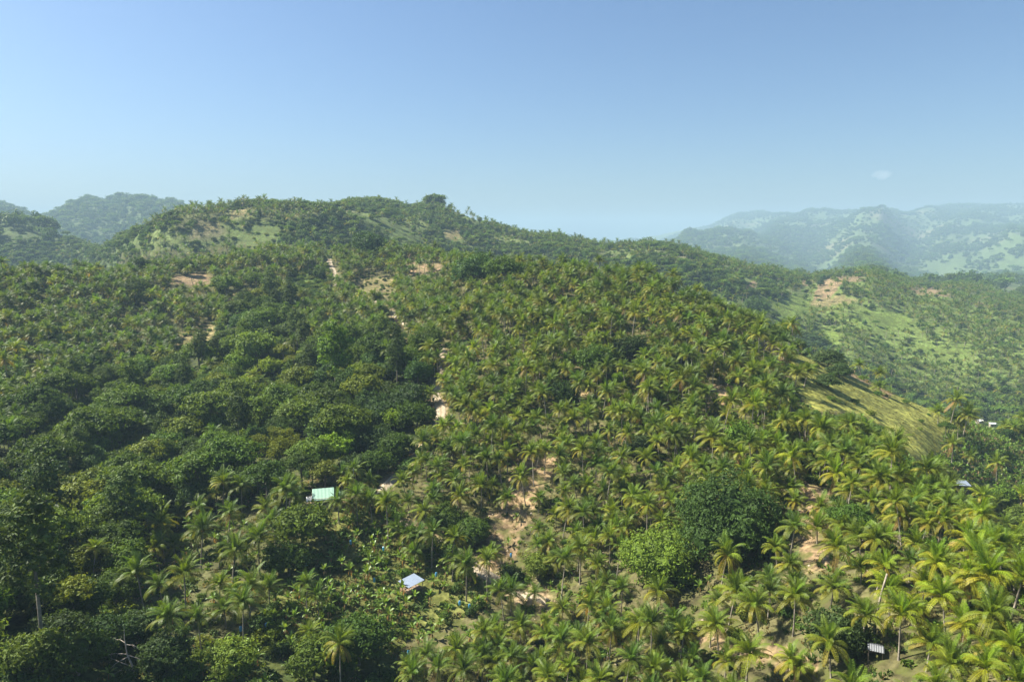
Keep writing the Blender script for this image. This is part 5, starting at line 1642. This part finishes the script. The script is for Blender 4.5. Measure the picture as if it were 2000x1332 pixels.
def dead_tree():
    x, y, z = hit(262, 1325, 0)
    o = empty('dead_tree', (x, y, z), 0)
    tag(o, 'leafless bleached dead tree with crooked branches at the bottom left', 'dead tree')
    C = (0.33, 0.285, 0.23)
    link('trunk', MB().tube([(0.4, 0, -1), (0, 0, 2.0), (-1.0, 0.3, 4.2), (-1.25, 0.4, 7.0), (-1.2, 0.5, 9.4)], [0.2, 0.16, 0.11, 0.07, 0.02], 6, C).mesh('trunk', M_BARK, True), o)
    rg = np.random.default_rng(5)
    for b0, b1, b2 in (((-1.0, 0.3, 4.2), (-3.0, 0.2, 4.4), (-5.6, 0.0, 3.9)), ((-0.8, 0.25, 3.8), (-2.4, -0.8, 3.2), (-3.6, -1.2, 2.2)), ((-1.2, 0.4, 5.9), (0.1, 0.5, 5.7), (1.0, 0.4, 5.2)), ((-1.2, 0.4, 6.2), (-2.3, 0.8, 6.6), (-3.1, 1.0, 6.4)),
                       ((0, 0, 2.0), (-2.2, 0.4, 2.6), (-4.2, 0.6, 3.4)), ((-0.9, 0.3, 4.0), (0.6, 0.2, 3.6), (1.8, 0.4, 2.9)), ((0.1, 0, 1.5), (-1.5, -0.6, 1.9), (-3.0, -0.9, 1.4))):
        mb = MB().tube([b0, b1, b2], [0.08, 0.05, 0.015], 5, C)
        for k in range(5):
            t = rg.uniform(0.3, 1); p = np.array(b0) * (1 - t) + np.array(b2) * t + np.array((0, 0, (np.array(b1)[2] - (b0[2] + b2[2]) / 2) * 4 * t * (1 - t) * 0.5))
            q = p + rg.uniform(-1, 1, 3) * (0.9, 0.6, 0.9)
            mb.tube([p, q], [0.03, 0.008], 4, C)
        link('branch', mb.mesh('branch', M_BARK, True), o)
dead_tree()

def vine_pole():
    x, y, z = hit(692, 975, 0)
    o = empty('utility_pole', (x, y, z), 0)
    tag(o, 'thin wooden utility pole with a vine covered twin beside the house', 'pole')
    link('pole', MB().tube([(0, 0, -1), (0.05, 0, 9.0)], [0.12, 0.08], 6, (0.35, 0.33, 0.30)).mesh('pole', M_WOOD), o)
    link('crossarm', MB().box((0.05, 0, 8.5), (1.3, 0.1, 0.1), (0.3, 0.28, 0.25)).mesh('crossarm', M_WOOD), o)
    lob = [(-0.8, 0.0, t, 0.45, 0.45, 0.8) for t in np.linspace(0.6, 8.4, 9)]
    link('vine', leafy(lob, 900, 0.16, LT, 19, core=0.5, low=-1).mesh('vine', M_LEAF), o)
vine_pole()
for px, py, h, lab in ((842, 738, 6.5, 'slim grey post left of the road above the pale bend'), (849, 741, 4.5, 'shorter grey post next to the slim one by the road')):
    x, y, z = hit(px, py, 0)
    tag(link('roadside_post', MB().tube([(0, 0, -0.8), (0.05, 0, h)], [0.13, 0.10], 6, (0.42, 0.40, 0.36)).mesh('roadside_post', M_WOOD), None, (x, y, z)), lab, 'post')

# blue plastic bags over banana bunches
BAG_SPOTS = [(685, 1062, 'uphill of the garden'), (749, 1072, 'pale green blue, high in the garden'), (807, 1098, 'just behind the hut'), (852, 1123, 'right of the hut roof'), (599, 1103, 'at the garden edge below the dark tree'), (731, 1133, 'left of the hut'),
             (898, 1178, 'between stems right of the hut'), (917, 1186, 'vivid blue, lowest right in the garden'), (998, 1086, 'on bare soil above the road'), (798, 1275, 'below the garden near the bottom'), (520, 1222, 'among bananas below the spur palms'), (470, 1228, 'under the last spur palm')]
mb = MB()
a = np.linspace(0, 2 * math.pi, 7)[:-1]
v, f = [], []
for zz, rr in ((0.55, 0.05), (0.45, 0.22), (0.1, 0.30), (-0.4, 0.26), (-0.6, 0.18)):
    v += [(math.cos(t) * rr, math.sin(t) * rr, zz) for t in a]
for i in range(4):
    for j in range(6): f.append((i * 6 + j, i * 6 + (j + 1) % 6, i * 6 + 6 + (j + 1) % 6, i * 6 + 6 + j))
f.append(tuple(range(24, 30)))
BAG = mb.add(v, f, (0.10, 0.32, 0.62)).mesh('fruit_bag', M_PLASTIC)
for px, py, where in BAG_SPOTS:
    x, y, z = hit(px, py, 1.5)
    o = link('fruit_bag', BAG, None, (x, y, z + 1.6), (0, 0, RNG.uniform(0, 6)), 1.0)
    tag(o, f'blue plastic bag round a banana bunch, {where}', 'fruit bag', 'blue bags on banana bunches')

# tumbled stones on the bare soil of the slope
rg = np.random.default_rng(3)
rk = []
x, y, _ = grid(2.4, -60, 150, 60, 260, 14, 0.5)
c = classify(x, y, 0.2)
k = (rg.uniform(size=x.shape) < probs(c, {'soil': 0.35, 'palm': 0.06})) & ~blocked(x, y)
x, y = x[k], y[k]
st = []
for s in range(3):
    d = ico_dirs(14, np.random.default_rng(60 + s)) * (0.34, 0.28, 0.2)
    import bmesh
    bm = bmesh.new()
    for p in d: bm.verts.new(p)
    bmesh.ops.convex_hull(bm, input=bm.verts)
    me = bpy.data.meshes.new('stone'); bm.to_mesh(me); bm.free()
    ca = me.color_attributes.new('col', 'FLOAT_COLOR', 'POINT')
    ca.data.foreach_set('color', np.tile((0.36, 0.29, 0.21, 1.0), len(me.vertices)).astype(np.float32))
    me.materials.append(M_WALL); st.append(me)
mass('stones', st, list(zip(rg.integers(0, 3, len(x)), x, y, gz(x, y) + 0.05, rg.uniform(0, 6.28, len(x)), rg.uniform(0.5, 1.5, len(x)))))

# ------------------------------------------------------------------ air and a wisp of cloud
def haze():
    zt = max(float(ZALL[AZ_IN.size // 2 - 220:AZ_IN.size // 2 + 220].max()) + 26, 40)
    zb = float(ZALL.min()) - 2
    S = 16100.0
    o = link('haze', MB().box((0, 0, (zt + zb) / 2), (2 * S, 2 * S, zt - zb)).mesh('haze', []), None)
    m, nt, out = new_mat('haze')
    v = nt.nodes.new('ShaderNodeVolumePrincipled')
    v.inputs['Color'].default_value = (0.365, 0.515, 0.67, 1)
    v.inputs['Density'].default_value = HAZE_DENSITY
    v.inputs['Anisotropy'].default_value = 0.0
    nt.links.new(v.outputs[0], out.inputs['Volume'])
    o.data.materials.append(m)
    tag(o, kind='stuff')
    print('HAZE top', zt, 'bottom', zb)
haze()

def cloud():
    d = 21000.0
    x, y, z = ray(1722, 342)
    k = d / math.hypot(x, y)
    rg = np.random.default_rng(12)
    v, f = [], []
    na, nb = 12, 20
    for a in range(1, na):
        for b in range(nb):
            th, ph_ = math.pi * a / na, 2 * math.pi * b / nb
            e = np.array((math.sin(th) * math.cos(ph_), math.sin(th) * math.sin(ph_), math.cos(th)))
            q = 1 + 1.5 * (float(fbm(e[0] * 1.6 + 3, e[1] * 1.6 + e[2] * 2.1, 44, 3)) - 0.5)
            v.append(e * (240, 180, 105) * q)
    for a in range(na - 2):
        for b in range(nb):
            f.append((a * nb + b, a * nb + (b + 1) % nb, (a + 1) * nb + (b + 1) % nb, (a + 1) * nb + b))
    f.append(tuple(reversed(range(nb)))); f.append(tuple(range((na - 2) * nb, (na - 1) * nb)))
    f = [tuple(reversed(q)) for q in f] if np.dot(np.cross(np.array(v[f[0][1]]) - v[f[0][0]], np.array(v[f[0][2]]) - v[f[0][0]]), v[f[0][0]]) < 0 else f
    o = link('cloud', make_mesh('cloud', v, f, []), None, (x * k, y * k, z * k))
    m, nt, out = new_mat('cloud')
    vv = nt.nodes.new('ShaderNodeVolumePrincipled')
    vv.inputs['Color'].default_value = (1, 1, 1, 1); vv.inputs['Density'].default_value = 4.5e-4
    nt.links.new(vv.outputs[0], out.inputs['Volume'])
    o.data.materials.append(m)
    tag(o, kind='stuff')
cloud()
